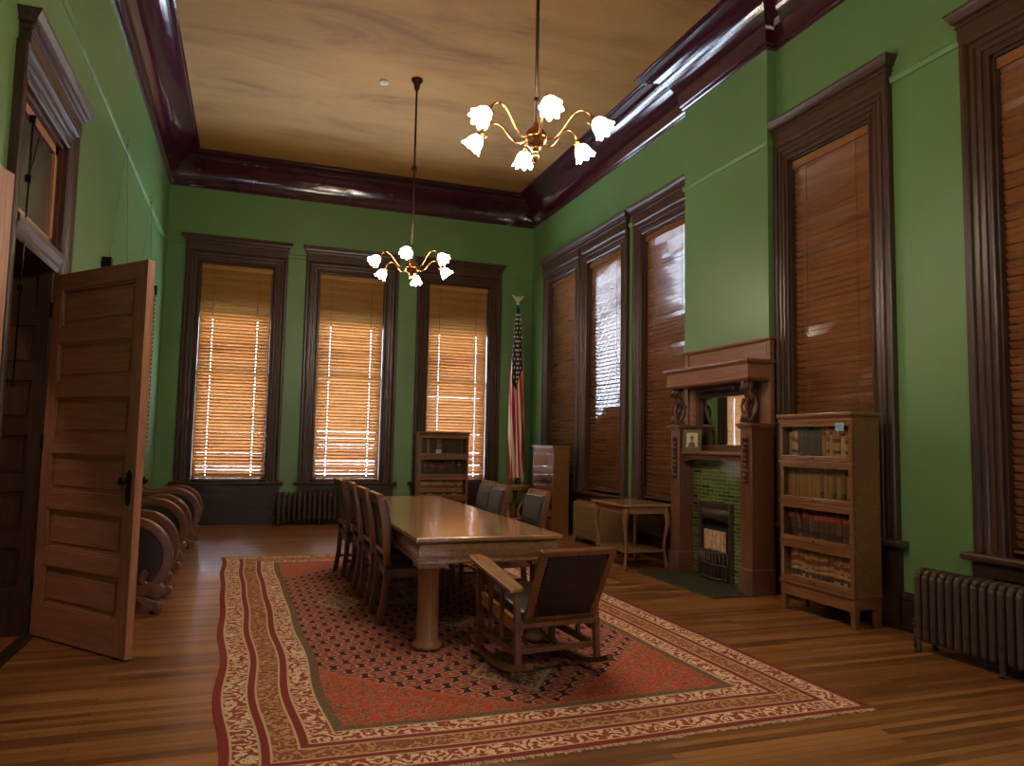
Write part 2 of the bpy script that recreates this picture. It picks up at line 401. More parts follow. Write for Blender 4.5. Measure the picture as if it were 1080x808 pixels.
def thing(name, label, cat, o=(0, 0, 0), group=None, kind=None):
    e = bpy.data.objects.new(name, None); C.objects.link(e); e.empty_display_size = .1
    e.location = o; e['_o'] = list(o)
    if kind: e['kind'] = kind
    else: e['label'] = label; e['category'] = cat
    if group: e['group'] = group
    return e
def tag(o, label, cat, group=None):
    o['label'] = label; o['category'] = cat
    if group: o['group'] = group
    return o
def struct(o): o['kind'] = 'structure'; return o
def copy_tree(o, parent=None):
    c = o.copy(); C.objects.link(c)
    if parent is not None: c.parent = parent
    for ch in list(o.children): copy_tree(ch, c)
    return c
def place(o, loc, rz=0, label=None, group=None):
    o.location = loc; o.rotation_euler = (0, 0, rz)
    if label: o['label'] = label
    if group: o['group'] = group
    return o

build_materials()

# ------------------------------------------------------------------ room shell
def wall(name, frame, a0, a1, z0, z1, th, holes, mat='wall'):
    # frame maps (s, depth-behind, z) to world boxes
    ss = sorted({a0, a1, *[h[0] for h in holes], *[h[1] for h in holes]}); zs = sorted({z0, z1, *[h[2] for h in holes], *[h[3] for h in holes]})
    mb = MB()
    for i in range(len(ss)-1):
        for j in range(len(zs)-1):
            cs, cz = (ss[i]+ss[i+1])/2, (zs[j]+zs[j+1])/2
            if any(h[0] < cs < h[1] and h[2] < cz < h[3] for h in holes): continue
            if frame == 'back': mb.box(ss[i], ss[i+1], YB, YB+th, zs[j], zs[j+1])
            if frame == 'right': mb.box(XR, XR+th, ss[i], ss[i+1], zs[j], zs[j+1])
            if frame == 'left': mb.box(XL-th, XL, ss[i], ss[i+1], zs[j], zs[j+1])
    return struct(mb.build(name, mat))

WB = [(-.885, .275), (1.02, 2.18), (2.96, 4.12)]
WR = [(10.95, 12.10), (9.36, 10.51), (7.64, 8.76), (4.84, 5.86), (2.60, 3.72)]
DY0, DY1, DZ = 5.08, 6.20, 3.56
wall('wall_back', 'back', XL-.4, XR+.3, -.1, H+.1, .3, [(a, b, WZ0, WZ1) for a, b in WB])
wall('wall_right', 'right', YF, YB, -.1, H+.1, .3, [(a, b, WZ0, WZ1) for a, b in WR])
wall('wall_left', 'left', YF, YB, -.1, H+.1, .42, [(DY0, DY1, -.1, DZ)])
FILL_WIN = [(-.9, .27), (2.9, 4.07)]  # openings for two added windows behind the camera, for fill daylight
fwm = MB(); xs = [XL-.4, FILL_WIN[0][0], FILL_WIN[0][1], FILL_WIN[1][0], FILL_WIN[1][1], XR+.3]
for i in range(5):
    if i in (1, 3): fwm.box(xs[i], xs[i+1], YF-.2, YF, -.1, WZ0); fwm.box(xs[i], xs[i+1], YF-.2, YF, WZ1, H+.1)
    else: fwm.box(xs[i], xs[i+1], YF-.2, YF, -.1, H+.1)
struct(fwm.build('wall_front', 'wall'))
struct(MB().box(XB, XR, BY0, BY1, 0, H).build('wall_chimney_breast', 'wall'))
struct(MB().box(-4.4, XR+.3, YF-.2, YB+.3, -.12, 0).build('floor', 'floor'))
struct(MB().box(XL-.4, XR+.3, YF-.2, YB+.3, H, H+.12).build('ceiling', 'ceiling'))
# hallway beyond the doorway
hall = MB(); hall.box(-4.3, -4.2, 3, 9, 0, 4.4); hall.box(-4.3, XL-.42, 2.9, 3.0, 0, 4.4); hall.box(-4.3, XL-.42, 9, 9.1, 0, 4.4); hall.box(-4.3, XL-.42, 2.9, 9.1, 4.4, 4.5)
struct(hall.build('wall_hallway', 'hall'))

hl = thing('hallway_fill_lamp', 'globe ceiling lamp of the hallway beyond the open left door', 'lamp', (-2.6, 5.2, 4.4))  # added out of view to light the door face and hallway floor
q = MB(); q.lathe([(.07, 4.4), (.07, 4.385), (.03, 4.36), (.025, 4.30), (.05, 4.27)], (-2.6, 5.2, 0), 18); q.build('lamp_mount', 'rod', hl)
q = MB(); q.lathe([(.05, 4.27), (.09, 4.24), (.13, 4.17), (.12, 4.09), (.07, 4.03), (0, 4.01)], (-2.6, 5.2, 0), 24); q.build('globe', 'lamp_fill', hl)

# mouldings swept round the room in plan, mitred
def plan_sweep(path, prof, closed_prof=False):
    # path: wall line going left wall -> back -> right, room on its right-hand side
    k = len(path); mb = MB(); v = []; f = []
    nr = []
    for i in range(k-1):
        dx, dy = path[i+1][0]-path[i][0], path[i+1][1]-path[i][1]; l = math.hypot(dx, dy); nr.append((dy/l, -dx/l))
    for i in range(k):
        if i == 0: m = nr[0]
        elif i == k-1: m = nr[-1]
        else:
            a, b = nr[i-1], nr[i]; q = 1+a[0]*b[0]+a[1]*b[1]; m = ((a[0]+b[0])/q, (a[1]+b[1])/q)
        for (d, z) in prof: v.append((path[i][0]+m[0]*d, path[i][1]+m[1]*d, z))
    n = len(prof)
    for i in range(k-1):
        for j in range(n):
            f.append((i*n+j, i*n+(j+1) % n, (i+1)*n+(j+1) % n, (i+1)*n+j))
    f.append(list(range(n))); f.append(list(range((k-1)*n, k*n)))
    mb.add(v, f); return mb
ROOM = [(XL, YF), (XL, YB), (XR, YB), (XR, BY1), (XB, BY1), (XB, BY0), (XR, BY0), (XR, YF)]
prof = [(0, HC), (.018, HC), (.03, HC+.012), (.03, HC+.035), (.045, HC+.045)]
for i in range(21):       # cove
    a = i/20*PI/2
    prof.append((.05+.375*(1-math.cos(a)), HC+.05+.415*math.sin(a)))
prof += [(.432, H-.042), (.440, H-.03), (.440, H-.02), (CW, H-.014), (CW, H), (0, H)]
co = plan_sweep(ROOM, prof).build('trim_1', 'maroon')
for p in co.data.polygons: p.use_smooth = False
struct(co)
struct(plan_sweep(ROOM, [(0, 4.50), (.016, 4.503), (.022, 4.52), (.028, 4.54), (.022, 4.565), (0, 4.575)]).build('trim_2', 'wall'))
BP = [(0, 0), (.045, 0), (.045, .03), (.03, .04), (.03, .22), (.026, .235), (.034, .25), (.03, .275), (.012, .30), (0, .30)]
struct(plan_sweep([(XL, DY1+.22), (XL, YB), (XR, YB), (XR, BY1), (XB, BY1), (XB, 7.45)], BP).build('baseboard_back', 'dado'))
struct(plan_sweep([(XB, 5.985), (XB, BY0), (XR, BY0), (XR, YF)][1:], BP).build('baseboard_right', 'dado'))
struct(plan_sweep([(XL, YF), (XL, DY0-.18)], BP).build('baseboard_left', 'dado'))

# ------------------------------------------------------------------ windows
def mapper(frame):
    if frame == 'back': return lambda s, d, z: (s, YB-d, z)
    if frame == 'right': return lambda s, d, z: (XR-d, s, z)
    return lambda s, d, z: (XL+d, s, z)
class FM(MB):
    def __init__(s, frame): super().__init__(); s.m = mapper(frame)
    def b(s, s0, s1, d0, d1, z0, z1):
        p, q = s.m(s0, d0, z0), s.m(s1, d1, z1)
        return s.box(min(p[0], q[0]), max(p[0], q[0]), min(p[1], q[1]), max(p[1], q[1]), z0, z1)
    def stack(s, lst):
        v = []; f = []
        for (z, s0, s1, d) in lst: v += [s.m(s0, 0, z), s.m(s1, 0, z), s.m(s1, d, z), s.m(s0, d, z)]
        for i in range(len(lst)-1):
            for j in range(4): f.append((i*4+j, i*4+(j+1) % 4, i*4+4+(j+1) % 4, i*4+4+j))
        f.append((0, 1, 2, 3)); q = (len(lst)-1)*4; f.append((q, q+1, q+2, q+3))
        return s.add(v, f)
CP = [(0, 0), (0, .03), (.012, .04), (.024, .03), (.03, .018), (.05, .018), (.058, .034), (.082, .036), (.09, .026), (.10, .026), (.11, .042), (.135, .044), (.143, .030),
      (.155, .030), (.165, .05), (.18, .062), (.21, .062), (.22, .05), (.22, 0)]
def casing(frame, s0, s1, z0, z1, wl=.22, wr=.22, wt=.22):
    mb = FM(frame); v = []; f = []; n = len(CP)
    for st in range(4):
        for (u, d) in CP:
            a, b, t_ = u*wl/.22, u*wr/.22, u*wt/.22
            v.append(mb.m(*[(s0-a, d, z0), (s0-a, d, z1+t_), (s1+b, d, z1+t_), (s1+b, d, z0)][st]))
    for st in range(3):
        for j in range(n): f.append((st*n+j, st*n+(j+1) % n, (st+1)*n+(j+1) % n, (st+1)*n+j))
    f.append(list(range(n))); f.append(list(range(3*n, 4*n)))
    mb.add(v, f); return mb
def cap(frame, s0, s1, z0, z1, clip=(-1e9, 1e9)):
    mb = FM(frame); h = z1-z0; L = []
    for (t_, e) in ((0, 0), (.42, 0), (.44, .012), (.5, .014), (.52, .004), (.6, .006), (.64, .03), (.76, .036), (.86, .052), (.94, .06), (.95, .066), (1, .066)):
        L.append((z0+h*t_, max(s0-e, clip[0]), min(s1+e, clip[1]), .066+e))
    mb.stack(L)
    x = s0+.01
    while x < s1-.01:         # row of little dentils
        mb.b(x, x+.014, .066, .078, z0+h*.53, z0+h*.59); x += .028
    return mb
def window(n, frame, s0, s1, shade=None, wl=.22, wr=.22, clip=(-1e9, 1e9), cth=.22):
    tx = 'trim_x' if frame == 'back' else 'trim_y'
    cen = mapper(frame)((s0+s1)/2, 0, 0)
    w = thing(f'window_{n}', '', '', cen, kind='structure')
    casing(frame, s0, s1, WZ0, WZ1, wl, wr).build('casing', 'trim_z', w)
    cap(frame, s0-wl, s1+wr, WZ1+.21, 4.73, clip).build('window_cap', tx, w)
    sl = FM(frame); a, b = max(s0-wl-.07, clip[0]), min(s1+wr+.07, clip[1])
    sl.stack([(.645, a+.01, b-.01, .085), (.655, a, b, .10), (.685, a, b, .105), (.70, a+.006, b-.006, .095)])
    sl.b(s0, s1, -.3, .0, .66, .70); sl.build('window_sill', tx, w)
    ap = FM(frame); a, b = max(s0-wl-.01, clip[0]), min(s1+wr+.01, clip[1])
    ap.b(a, b, 0, .036, 0, .645); ap.b(a, b, .036, .056, 0, .16); ap.b(a, b, .036, .056, .545, .645)
    ap.b(a, a+.16, .036, .056, .16, .545); ap.b(b-.16, b, .036, .056, .16, .545); ap.b(a+.22, b-.22, .036, .046, .22, .485)
    ap.b(a-.005, b+.005, 0, .068, .27, .285)
    ap.build('apron_panel', 'dado', w)
    jb = FM(frame); jb.b(s0-.001, s0+.02, -.3, 0, .70, WZ1); jb.b(s1-.02, s1+.001, -.3, 0, .70, WZ1); jb.b(s0, s1, -.3, 0, WZ1-.02, WZ1+.001)
    jb.build('jamb', 'trim_z', w)
    sa = FM(frame)
    for (z0, z1, dd) in ((.70, 2.52, -.16), (2.46, 4.28, -.20)):
        sa.b(s0+.02, s0+.075, dd-.035, dd, z0, z1); sa.b(s1-.075, s1-.02, dd-.035, dd, z0, z1)
        sa.b(s0+.02, s1-.02, dd-.035, dd, z0, z0+.07); sa.b(s0+.02, s1-.02, dd-.035, dd, z1-.06, z1)
    sa.build('sash', 'trim_z', w)
    gl = FM(frame); gl.b(s0+.05, s1-.05, -.180, -.176, .76, 2.48); gl.b(s0+.05, s1-.05, -.220, -.216, 2.5, 4.24); gl.build('pane', 'glass', w)
    if shade:
        rs = FM(frame); rs.b(s0+.021, s1-.021, -.145, -.142, shade, 4.275)
        rs.tube([rs.m(s0+.03, -.125, 4.24), rs.m(s1-.03, -.125, 4.24)], .022, 10); rs.build('light_blocking_shade', 'shade_cloth', w)
    return w

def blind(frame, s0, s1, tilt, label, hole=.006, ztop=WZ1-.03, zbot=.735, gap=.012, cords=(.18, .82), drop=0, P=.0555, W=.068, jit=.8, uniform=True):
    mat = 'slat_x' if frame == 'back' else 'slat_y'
    base = mapper(frame)((s0+s1)/2, -.05, .70)
    o = thing('window_blind', label, 'blind', base)
    a, b = s0+.02+gap, s1-.02-gap; L = b-a
    hd = FM(frame); hd.b(a-.004, b+.004, -.085, -.03, ztop-.045, ztop); hd.b(a-.006, b+.006, -.03, -.018, ztop-.075, ztop+.004); hd.build('headrail', mat, o)
    sl = FM(frame); rnd = random.Random(int(s0*100)); z = ztop-.085
    cs = [a+L*c for c in cords]
    D = -.052; z_last = z
    bend = 0
    while z > zbot+.03:
        al = R(tilt+rnd.gauss(0, jit)); ca, sa_ = math.cos(al), math.sin(al); t2 = .0014
        sag = rnd.gauss(0, .0012)
        def strip(p0, p1, w0, w1):
            v = []
            for s_ in (p0, p1):
                for (w_, t_) in ((w0, -t2), (w1, -t2), (w1, t2), (w0, t2)):
                    v.append(sl.m(s_, D+w_*ca-t_*sa_, z+sag+w_*sa_+t_*ca))
            sl.add(v, [(0, 1, 2, 3), (4, 5, 6, 7), (0, 1, 5, 4), (1, 2, 6, 5), (2, 3, 7, 6), (3, 0, 4, 7)])
        pts = [a]+[q for c in cs for q in (c-.0055, c+.0055)]+[b]
        for i in range(0, len(pts), 2): strip(pts[i], pts[i+1], -W/2, W/2)
        for i in range(1, len(pts)-1, 2): strip(pts[i], pts[i+1], -W/2, -hole); strip(pts[i], pts[i+1], hole, W/2)
        z_last = z; z -= P
    sl.build('slats', mat, o)
    bt = FM(frame); bt.b(a, b, D-.026, D+.026, zbot-.004, zbot+.014); bt.build('bottom_rail', mat, o)
    for c in cs:
        cd = FM(frame)
        cd.tube([cd.m(c-.012, D+.034, ztop-.06), cd.m(c-.012, D+.034, zbot)], .0016, 5); cd.tube([cd.m(c-.012, D-.034, ztop-.06), cd.m(c-.012, D-.034, zbot)], .0016, 5)
        cd.build('ladder_cord', 'cord', o)
    return o

BT, RT = 56, 64
window(1, 'back', *WB[0], shade=3.40); window(2, 'back', *WB[1], shade=3.40); window(3, 'back', *WB[2], shade=3.40)
blind('back', *WB[0], BT, 'wooden slat blind in the back wall window nearest the left wall')
blind('back', *WB[1], BT-2, 'wooden slat blind in the middle back wall window, brightest along its bottom')
blind('back', *WB[2], BT, 'wooden slat blind in the back wall window behind the small bookcase and beside the flag')
window(4, 'right', *WR[0], shade=.72, wl=.20); window(5, 'right', *WR[1], shade=.72, wl=.20, wr=.20)  # full-length shades added on this wall to keep daylight out
window(6, 'right', *WR[2], shade=.72, wl=.06, clip=(BY1+.001, 1e9)); window(7, 'right', *WR[3], shade=.72, wl=.235, wr=.18, clip=(-1e9, BY0-.001)); window(8, 'right', *WR[4], shade=.72)  # same added daylight-blocking shades here
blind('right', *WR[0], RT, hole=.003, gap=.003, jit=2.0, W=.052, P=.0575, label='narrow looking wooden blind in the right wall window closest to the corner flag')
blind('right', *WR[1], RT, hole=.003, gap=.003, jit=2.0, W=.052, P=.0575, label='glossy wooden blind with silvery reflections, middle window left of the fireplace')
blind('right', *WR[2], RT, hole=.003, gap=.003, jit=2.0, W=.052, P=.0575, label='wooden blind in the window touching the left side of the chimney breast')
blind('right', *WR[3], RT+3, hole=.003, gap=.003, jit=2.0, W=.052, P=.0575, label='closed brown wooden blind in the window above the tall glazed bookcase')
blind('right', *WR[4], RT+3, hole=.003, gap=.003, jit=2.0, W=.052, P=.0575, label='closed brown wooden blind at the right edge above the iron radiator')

for n_, (a_, b_) in ((9, FILL_WIN[0]), (10, FILL_WIN[1])):  # unseen windows added behind the camera to light the door and foreground
    w_ = thing(f'window_{n_}', '', '', ((a_+b_)/2, YF, 0), kind='structure')
    q_ = MB(); q_.box(a_-.2, a_, YF, YF+.06, .65, WZ1+.2); q_.box(b_, b_+.2, YF, YF+.06, .65, WZ1+.2); q_.box(a_-.25, b_+.25, YF, YF+.08, WZ1+.2, 4.7); q_.box(a_, b_, YF, YF+.06, WZ1, WZ1+.2); q_.box(a_-.25, b_+.25, YF, YF+.1, .65, .70); q_.build('casing', 'trim_z', w_)
    q_ = MB(); q_.box(a_, a_+.06, YF-.14, YF-.1, .7, WZ1); q_.box(b_-.06, b_, YF-.14, YF-.1, .7, WZ1); q_.box(a_, b_, YF-.14, YF-.1, .7, .77); q_.box(a_, b_, YF-.14, YF-.1, 2.46, 2.52); q_.build('sash', 'trim_z', w_)
    MB().box(a_+.05, b_-.05, YF-.122, YF-.118, .76, WZ1).build('pane', 'glass', w_)
    MB().box(a_+.01, b_-.01, YF-.08, YF-.077, .98, WZ1).build('light_blocking_shade', 'shade_cloth', w_)  # added shade, leaves a low gap to limit the fill daylight

# ------------------------------------------------------------------ doorway and doors
dw = thing('door_1', '', '', (XL, (DY0+DY1)/2, 0), kind='structure')
casing('left', DY0, DY1, 0, DZ, .13, .22, .20).build('casing', 'trim_z', dw)
cap('left', DY0-.10, DY1+.22, DZ+.19, 3.95).build('door_cap', 'trim_y', dw)
f = FM('left'); f.stack([(2.60, DY0, DY1, .02), (2.63, DY0, DY1, .035), (2.66, DY0, DY1, .03), (2.70, DY0, DY1, .05), (2.74, DY0, DY1, .05), (2.76, DY0, DY1, .03)]); f.b(DY0, DY1, -.42, 0.001, 2.60, 2.76)
f.build('transom_bar', 'trim_y', dw)
f = FM('left'); f.b(DY0+.03, DY0+.10, -.07, -.03, 2.76, 3.54); f.b(DY1-.10, DY1-.03, -.07, -.03, 2.76, 3.54); f.b(DY0+.03, DY1-.03, -.07, -.03, 2.76, 2.84); f.b(DY0+.03, DY1-.03, -.07, -.03, 3.47, 3.54)
f.build('transom_sash', 'door_z', dw)
f = FM('left'); f.b(DY0+.09, DY1-.09, -.053, -.048, 2.83, 3.48); f.build('transom_pane', 'frosted', dw)
# panelled reveal of the thick wall
f = FM('left'); f.b(DY1-.03, DY1, -.42, 0, 0, DZ); f.b(DY0, DY0+.03, -.42, 0, 0, DZ); f.b(DY0, DY1, -.42, 0, DZ-.03, DZ)
f.build('door_lining', 'carved', dw)
f = FM('left'); zr = [0]+[.22+.395*i for i in range(6)]
for (q0, q1, r0, r1) in ((DY1-.058, DY1-.03, DY1-.044, DY1-.03), (DY0+.03, DY0+.058, DY0+.03, DY0+.044)):
    f.b(q0, q1, -.085, -.002, 0, 2.6); f.b(q0, q1, -.42, -.345, 0, 2.6)
    for i, z in enumerate(zr):
        f.b(q0, q1, -.345, -.085, z if i else 0, (z+.115) if i else .22)
        if i: f.b(r0, r1, -.315, -.115, z+.145, z+.365)
f.build('panelled_reveal', 'trim_z', dw)
f = FM('left'); f.stack([(0.001, DY0, DY1, .05), (.012, DY0, DY1, .05), (.018, DY0, DY1, .03)]); f.b(DY0, DY1, -.03, 0.001, 0.001, .018); f.build('threshold', 'dado', dw)
tro = MB(); x_ = XL+.02
tro.tube([(x_, 5.30, 1.75), (x_+.005, 5.30, 3.42)], .006, 8); tro.tube([(x_, 5.30, 3.40), (x_-.03, 5.62, 3.40)], .007, 8); tro.tube([(x_-.02, 5.55, 3.39), (x_, 5.31, 3.02)], .005, 8)
tro.box(x_-.015, x_+.02, 5.285, 5.315, 2.3, 2.34); tro.box(x_-.015, x_+.02, 5.285, 5.315, 3.38, 3.43); tro.box(x_-.015, x_+.02, 5.285, 5.315, 3.0, 3.04); tro.lathe([(0, 0), (.012, .01), (.012, .05), (0, .06)], (x_, 5.30, 1.70), 8)
tag(tro.build('transom_operator', 'blackmetal', None), 'thin black iron rod for opening the glass transom above the doorway', 'rod')

def door_leaf(w, h, npan, bot, panel_faces=True):
    # local: hinge at origin, leaf along +x, thickness along y centred
    fr = MB(); t = .026; st = .115
    fr.box(0, st, -t, t, 0, h); fr.box(w-st, w, -t, t, 0, h)
    top = .12; ph = (h-top-bot-(npan-1)*.115)/npan; zs = []; z = bot
    rl = MB(); rl.box(st, w-st, -t, t, 0, bot)
    for i in range(npan):
        zs.append((z, z+ph)); z += ph
        rl.box(st, w-st, -t, t, z, z+(top if i == npan-1 else .115)); z += .115
    return fr, rl, zs, st, t
def make_door(name, label, w, h, npan, bot, o, rz):
    d = thing(name, label, 'door', (0, 0, 0))
    fr, rl, zs, st, t = door_leaf(w, h, npan, bot)
    fr.build('stile', 'door_z', d, bevel=.003); rl.build('rail', 'door', d, bevel=.003)
    for (z0, z1) in zs:
        p = MB(); p.box(st, w-st, -.003, .003, z0, z1)
        for sg in (-1, 1):
            ys = sorted((sg*.003, sg*.012))
            p.box(st+.05, w-st-.05, ys[0], ys[1], z0+.05, z1-.05)
            a = sorted((sg*.003, sg*.018)); e = .016
            p.box(st, st+e, a[0], a[1], z0, z1); p.box(w-st-e, w-st, a[0], a[1], z0, z1); p.box(st+e, w-st-e, a[0], a[1], z0, z0+e); p.box(st+e, w-st-e, a[0], a[1], z1-e, z1)
        p.build('panel', 'door', d, bevel=.003)
    hd = MB()
    for sg in (-1, 1):
        y0, y1 = sorted((sg*t, sg*(t+.006)))
        hd.box(w-.085, w-.04, y0, y1, .98, 1.16); hd.prism([(w-.085, 1.16), (w-.0625, 1.185), (w-.04, 1.16)], 'y', y0, y1); hd.prism([(w-.085, .98), (w-.04, .98), (w-.0625, .955)], 'y', y0, y1)
        hd.lathe([(.009, 0), (.009, .03*sg), (.022, .036*sg), (.027, .05*sg), (.022, .064*sg), (0, .068*sg)], (w-.0625, sg*t, 1.115), 14, 'y')
        hd.lathe([(.006, 0), (.01, .01*sg), (0, .016*sg)], (w-.0625, sg*(t+.004), 1.03), 10, 'y')
    hd.build('door_handle', 'blackmetal', d)
    hg = MB()
    for z in (.3, 1.3, 2.25): hg.cyl((0, -t-.006, z), (0, -t-.006, z+.11), .009, n=10)
    hg.build('hinge', 'blackmetal', d)
    place(d, o, rz); return d
hx, hy, fx, fy = -1.375, 6.15, -.651, 5.289
make_door('panelled_door', 'open six-panel oak door with black handle standing in the left doorway', 1.12, 2.56, 6, .22, (hx, hy, .012), math.atan2(fy-hy, fx-hx))
make_door('panelled_door', 'second oak door leaf folded back, only its edge showing at far left', 1.05, 2.58, 6, .22, (-1.345, 2.83, .012), R(75.5))

# ------------------------------------------------------------------ pictures hanging behind the door
def picture(y0, y1, z0, z1, hook_y, label):
    o = thing('framed_picture', label, 'picture', (XL, (y0+y1)/2, z0))
    x = XL+.01; fr = MB(); w = .11
    for (a, b, c, d_) in ((y0, y1, z0, z0+w), (y0, y1, z1-w, z1), (y0, y0+w, z0+w, z1-w), (y1-w, y1, z0+w, z1-w)):
        fr.box(x, x+.05, a, b, c, d_)
    for k in range(int((z1-z0)/.06)):
        zz = z0+.03+k*.06
        for yy in (y0+.02, y1-.02): fr.lathe([(0, -.02), (.018, 0), (0, .02)], (x+.055, yy, zz), 6)
    fr.build('picture_frame', 'gold', o, bevel=.006)
    MB().box(x, x+.02, y0+w-.01, y1-w+.01, z0+w-.01, z1-w+.01).build('painting', 'canvas', o)
    wr = MB(); wr.tube([(XL+.03, hook_y, 4.55), (x+.02, y0+.12, z1)], .002, 5); wr.tube([(XL+.03, hook_y, 4.55), (x+.02, y1-.12, z1)], .002, 5); wr.build('hanging_wire', 'blackmetal', o)
    hk = MB(); hk.tube([(XL+.012, hook_y, 4.54), (XL+.02, hook_y, 4.60), (XL+.045, hook_y, 4.60), (XL+.045, hook_y, 4.53), (XL+.032, hook_y, 4.52)], .005, 6); hk.build('rail_hook', 'brass', o)
    for yy in (y0, y1): MB().box(x, x+.075, yy-.05, yy+.05, z1-.06, z1+.07).build('corner_block', 'blackmetal', o)
picture(7.90, 9.38, 1.45, 3.05, 8.64, 'nearer gilt framed picture hung by wires behind the open door')
picture(9.98, 11.40, 1.25, 3.46, 10.70, 'farther gilt framed picture whose edge shows past the open door')

# ------------------------------------------------------------------ rug
def rug():
    NX, NY = 34, 62; me = bpy.data.meshes.new('persian_rug'); v = []; f = []; uv = []
    for j in range(NY+1):
        for i in range(NX+1):
            a, b = i/NX, j/NY
            xl = -.075-.17*b+.012*math.sin(9*b*3.1)+.01*math.sin(23*b); xr = 3.30-.02*b
            x = xl+(xr-xl)*a; y0 = 3.24+.05*(1-a)-.03*math.sin(a*5)-.0+(.07 if False else 0)
            y = y0+(9.44-y0)*b
            z = .007+.0015*math.sin(x*7)*math.sin(y*5)
            v.append((x, y, z)); uv.append((a*3.4, b*6.2))
    n = NX+1
    for j in range(NY):
        for i in range(NX): f.append((j*n+i, j*n+i+1, (j+1)*n+i+1, (j+1)*n+i))
    me.from_pydata(v, [], f); l = me.uv_layers.new(name='rug')
    for p in me.polygons:
        for li in p.loop_indices: l.data[li].uv = uv[me.loops[li].vertex_index]
    me.materials.append(M['rug']); o = bpy.data.objects.new('pile', me)
    o2 = thing('persian_rug', 'large red and navy patterned carpet with cream borders under the long table', 'rug', (1.6, 6.3, 0))
    C.objects.link(o); o.parent = o2; o.location = (-1.6, -6.3, 0)
    s = o.modifiers.new('thick', 'SOLIDIFY'); s.thickness = .006; s.offset = -1
    rnd = random.Random(4)
    for j in (0, NY):
        fr = MB()
        for i in range(NX*6):
            a = i/(NX*6); k = int(a*NX); q = a*NX-k
            p = Vector(v[j*n+k]).lerp(Vector(v[j*n+k+1]), q); e = -1 if j == 0 else 1
            fr.bar((p.x, p.y+.003*e, .006), (p.x+rnd.uniform(-.008, .008), p.y-(.03+rnd.uniform(-.01, .01))*-e, .004), .012, .003)
        fr.build('fringe', 'fringe', o2)
rug()

# ------------------------------------------------------------------ conference table
def conference_table():
    x0, x1, y0, y1 = 1.087, 2.157, 4.935, 8.65
    o = thing('conference_table', 'long oak library table with round column legs on the patterned carpet', 'table', ((x0+x1)/2, (y0+y1)/2, 0))
    t = MB(); t.rects([(.733, x0+.012, x1-.012, y0+.012, y1-.012), (.742, x0, x1, y0, y1), (.762, x0, x1, y0, y1), (.770, x0+.008, x1-.008, y0+.008, y1-.008)])
    t.build('tabletop', 'oak_x', o)
    a = MB(); L = []
    for (z, e) in ((.588, .034), (.592, .022), (.604, .022), (.612, .038), (.64, .027), (.68, .027), (.715, .036), (.733, .045)): L.append((z, x0+e, x1-e, y0+e, y1-e))
    a.rects(L); a.build('apron', 'oak_x', o)
    for sx in (x0+.125, x1-.125):
        for sy in (y0+.135, y1-.135):
            l = MB(); c = (sx, sy, 0); l.lathe([(.10, .012), (.105, .02), (.105, .035), (.088, .055), (.078, .065), (.074, .075), (.072, .3), (.070, .545), (.078, .55), (.078, .558)], c, 28)
            l.box(sx-.095, sx+.095, sy-.095, sy+.095, .558, .590)
            l.build('leg', 'oak_z', o)
    s = MB(); s.box(x0+.12, x1-.12, y0+.118, y0+.152, .13, .20) if False else None
    return o
conference_table()

# ------------------------------------------------------------------ table chairs
def make_chair():
    # faces +x, origin on floor at centre
    o = thing('conference_chair', '', 'chair')
    W = .45
    def post(y):
        m = MB(); pts = [(-.215, 0), (-.18, .2), (-.165, .42), (-.175, .6), (-.2, .8), (-.245, .985)]
        Q = []
        for i in range(len(pts)-1):
            for k in range(3): t = k/3; Q.append((pts[i][0]*(1-t)+pts[i+1][0]*t, y, pts[i][1]*(1-t)+pts[i+1][1]*t))
        Q.append((pts[-1][0], y, pts[-1][1])); m.ribbon(Q, .034, .048); return m
    for y in (-W/2+.02, W/2-.02): post(y).build('back_post', 'chair', o, bevel=.003)
    r = MB(); r.ribbon([(-.227, 0, .90), (-.247, 0, .99)], W, .03); r.build('crest_rail', 'chair', o, bevel=.004); r = MB(); r.ribbon([(-.178, 0, .52), (-.183, 0, .56)], W-.06, .024); r.build('lower_back_rail', 'chair', o, bevel=.004)
    b = MB(); b.ribbon([(-.155, 0, .55), (-.158, 0, .62), (-.172, 0, .74), (-.19, 0, .86), (-.207, 0, .935), (-.213, 0, .95)], W-.05, [.03, .05, .06, .06, .05, .03]); b.build('back_pad', 'leather', o, bevel=.01)
    s = MB(); s.rects([(.415, -.18, .235, -W/2, W/2), (.44, -.19, .25, -W/2-.005, W/2+.005), (.465, -.18, .24, -W/2+.01, W/2-.01), (.475, -.15, .2, -W/2+.05, W/2-.05)]); s.build('seat', 'leather_black', o, bevel=.006)
    fr = MB(); fr.box(-.165, .23, -W/2+.005, -W/2+.03, .35, .415); fr.box(-.165, .23, W/2-.03, W/2-.005, .35, .415); fr.box(.205, .23, -W/2+.03, W/2-.03, .35, .415); fr.box(-.165, -.14, -W/2+.03, W/2-.03, .35, .415); fr.build('seat_rail', 'chair', o, bevel=.002)
    for y in (-W/2+.025, W/2-.025):
        l = MB(); l.rects([(0, .20, .232, y-.016, y+.016), (.35, .193, .237, y-.021, y+.021)]); l.build('leg', 'chair', o)
    st = MB()
    for y in (-W/2+.025, W/2-.025): st.box(-.18, .21, y-.009, y+.009, .15, .18)
    st.box(.02, .045, -W/2+.03, W/2-.03, .155, .178); st.build('stretcher', 'chair', o)
    return o
ch0 = make_chair(); first = True
G1, G2 = 'chairs down the left side of the long table', 'chairs down the right side of the long table'
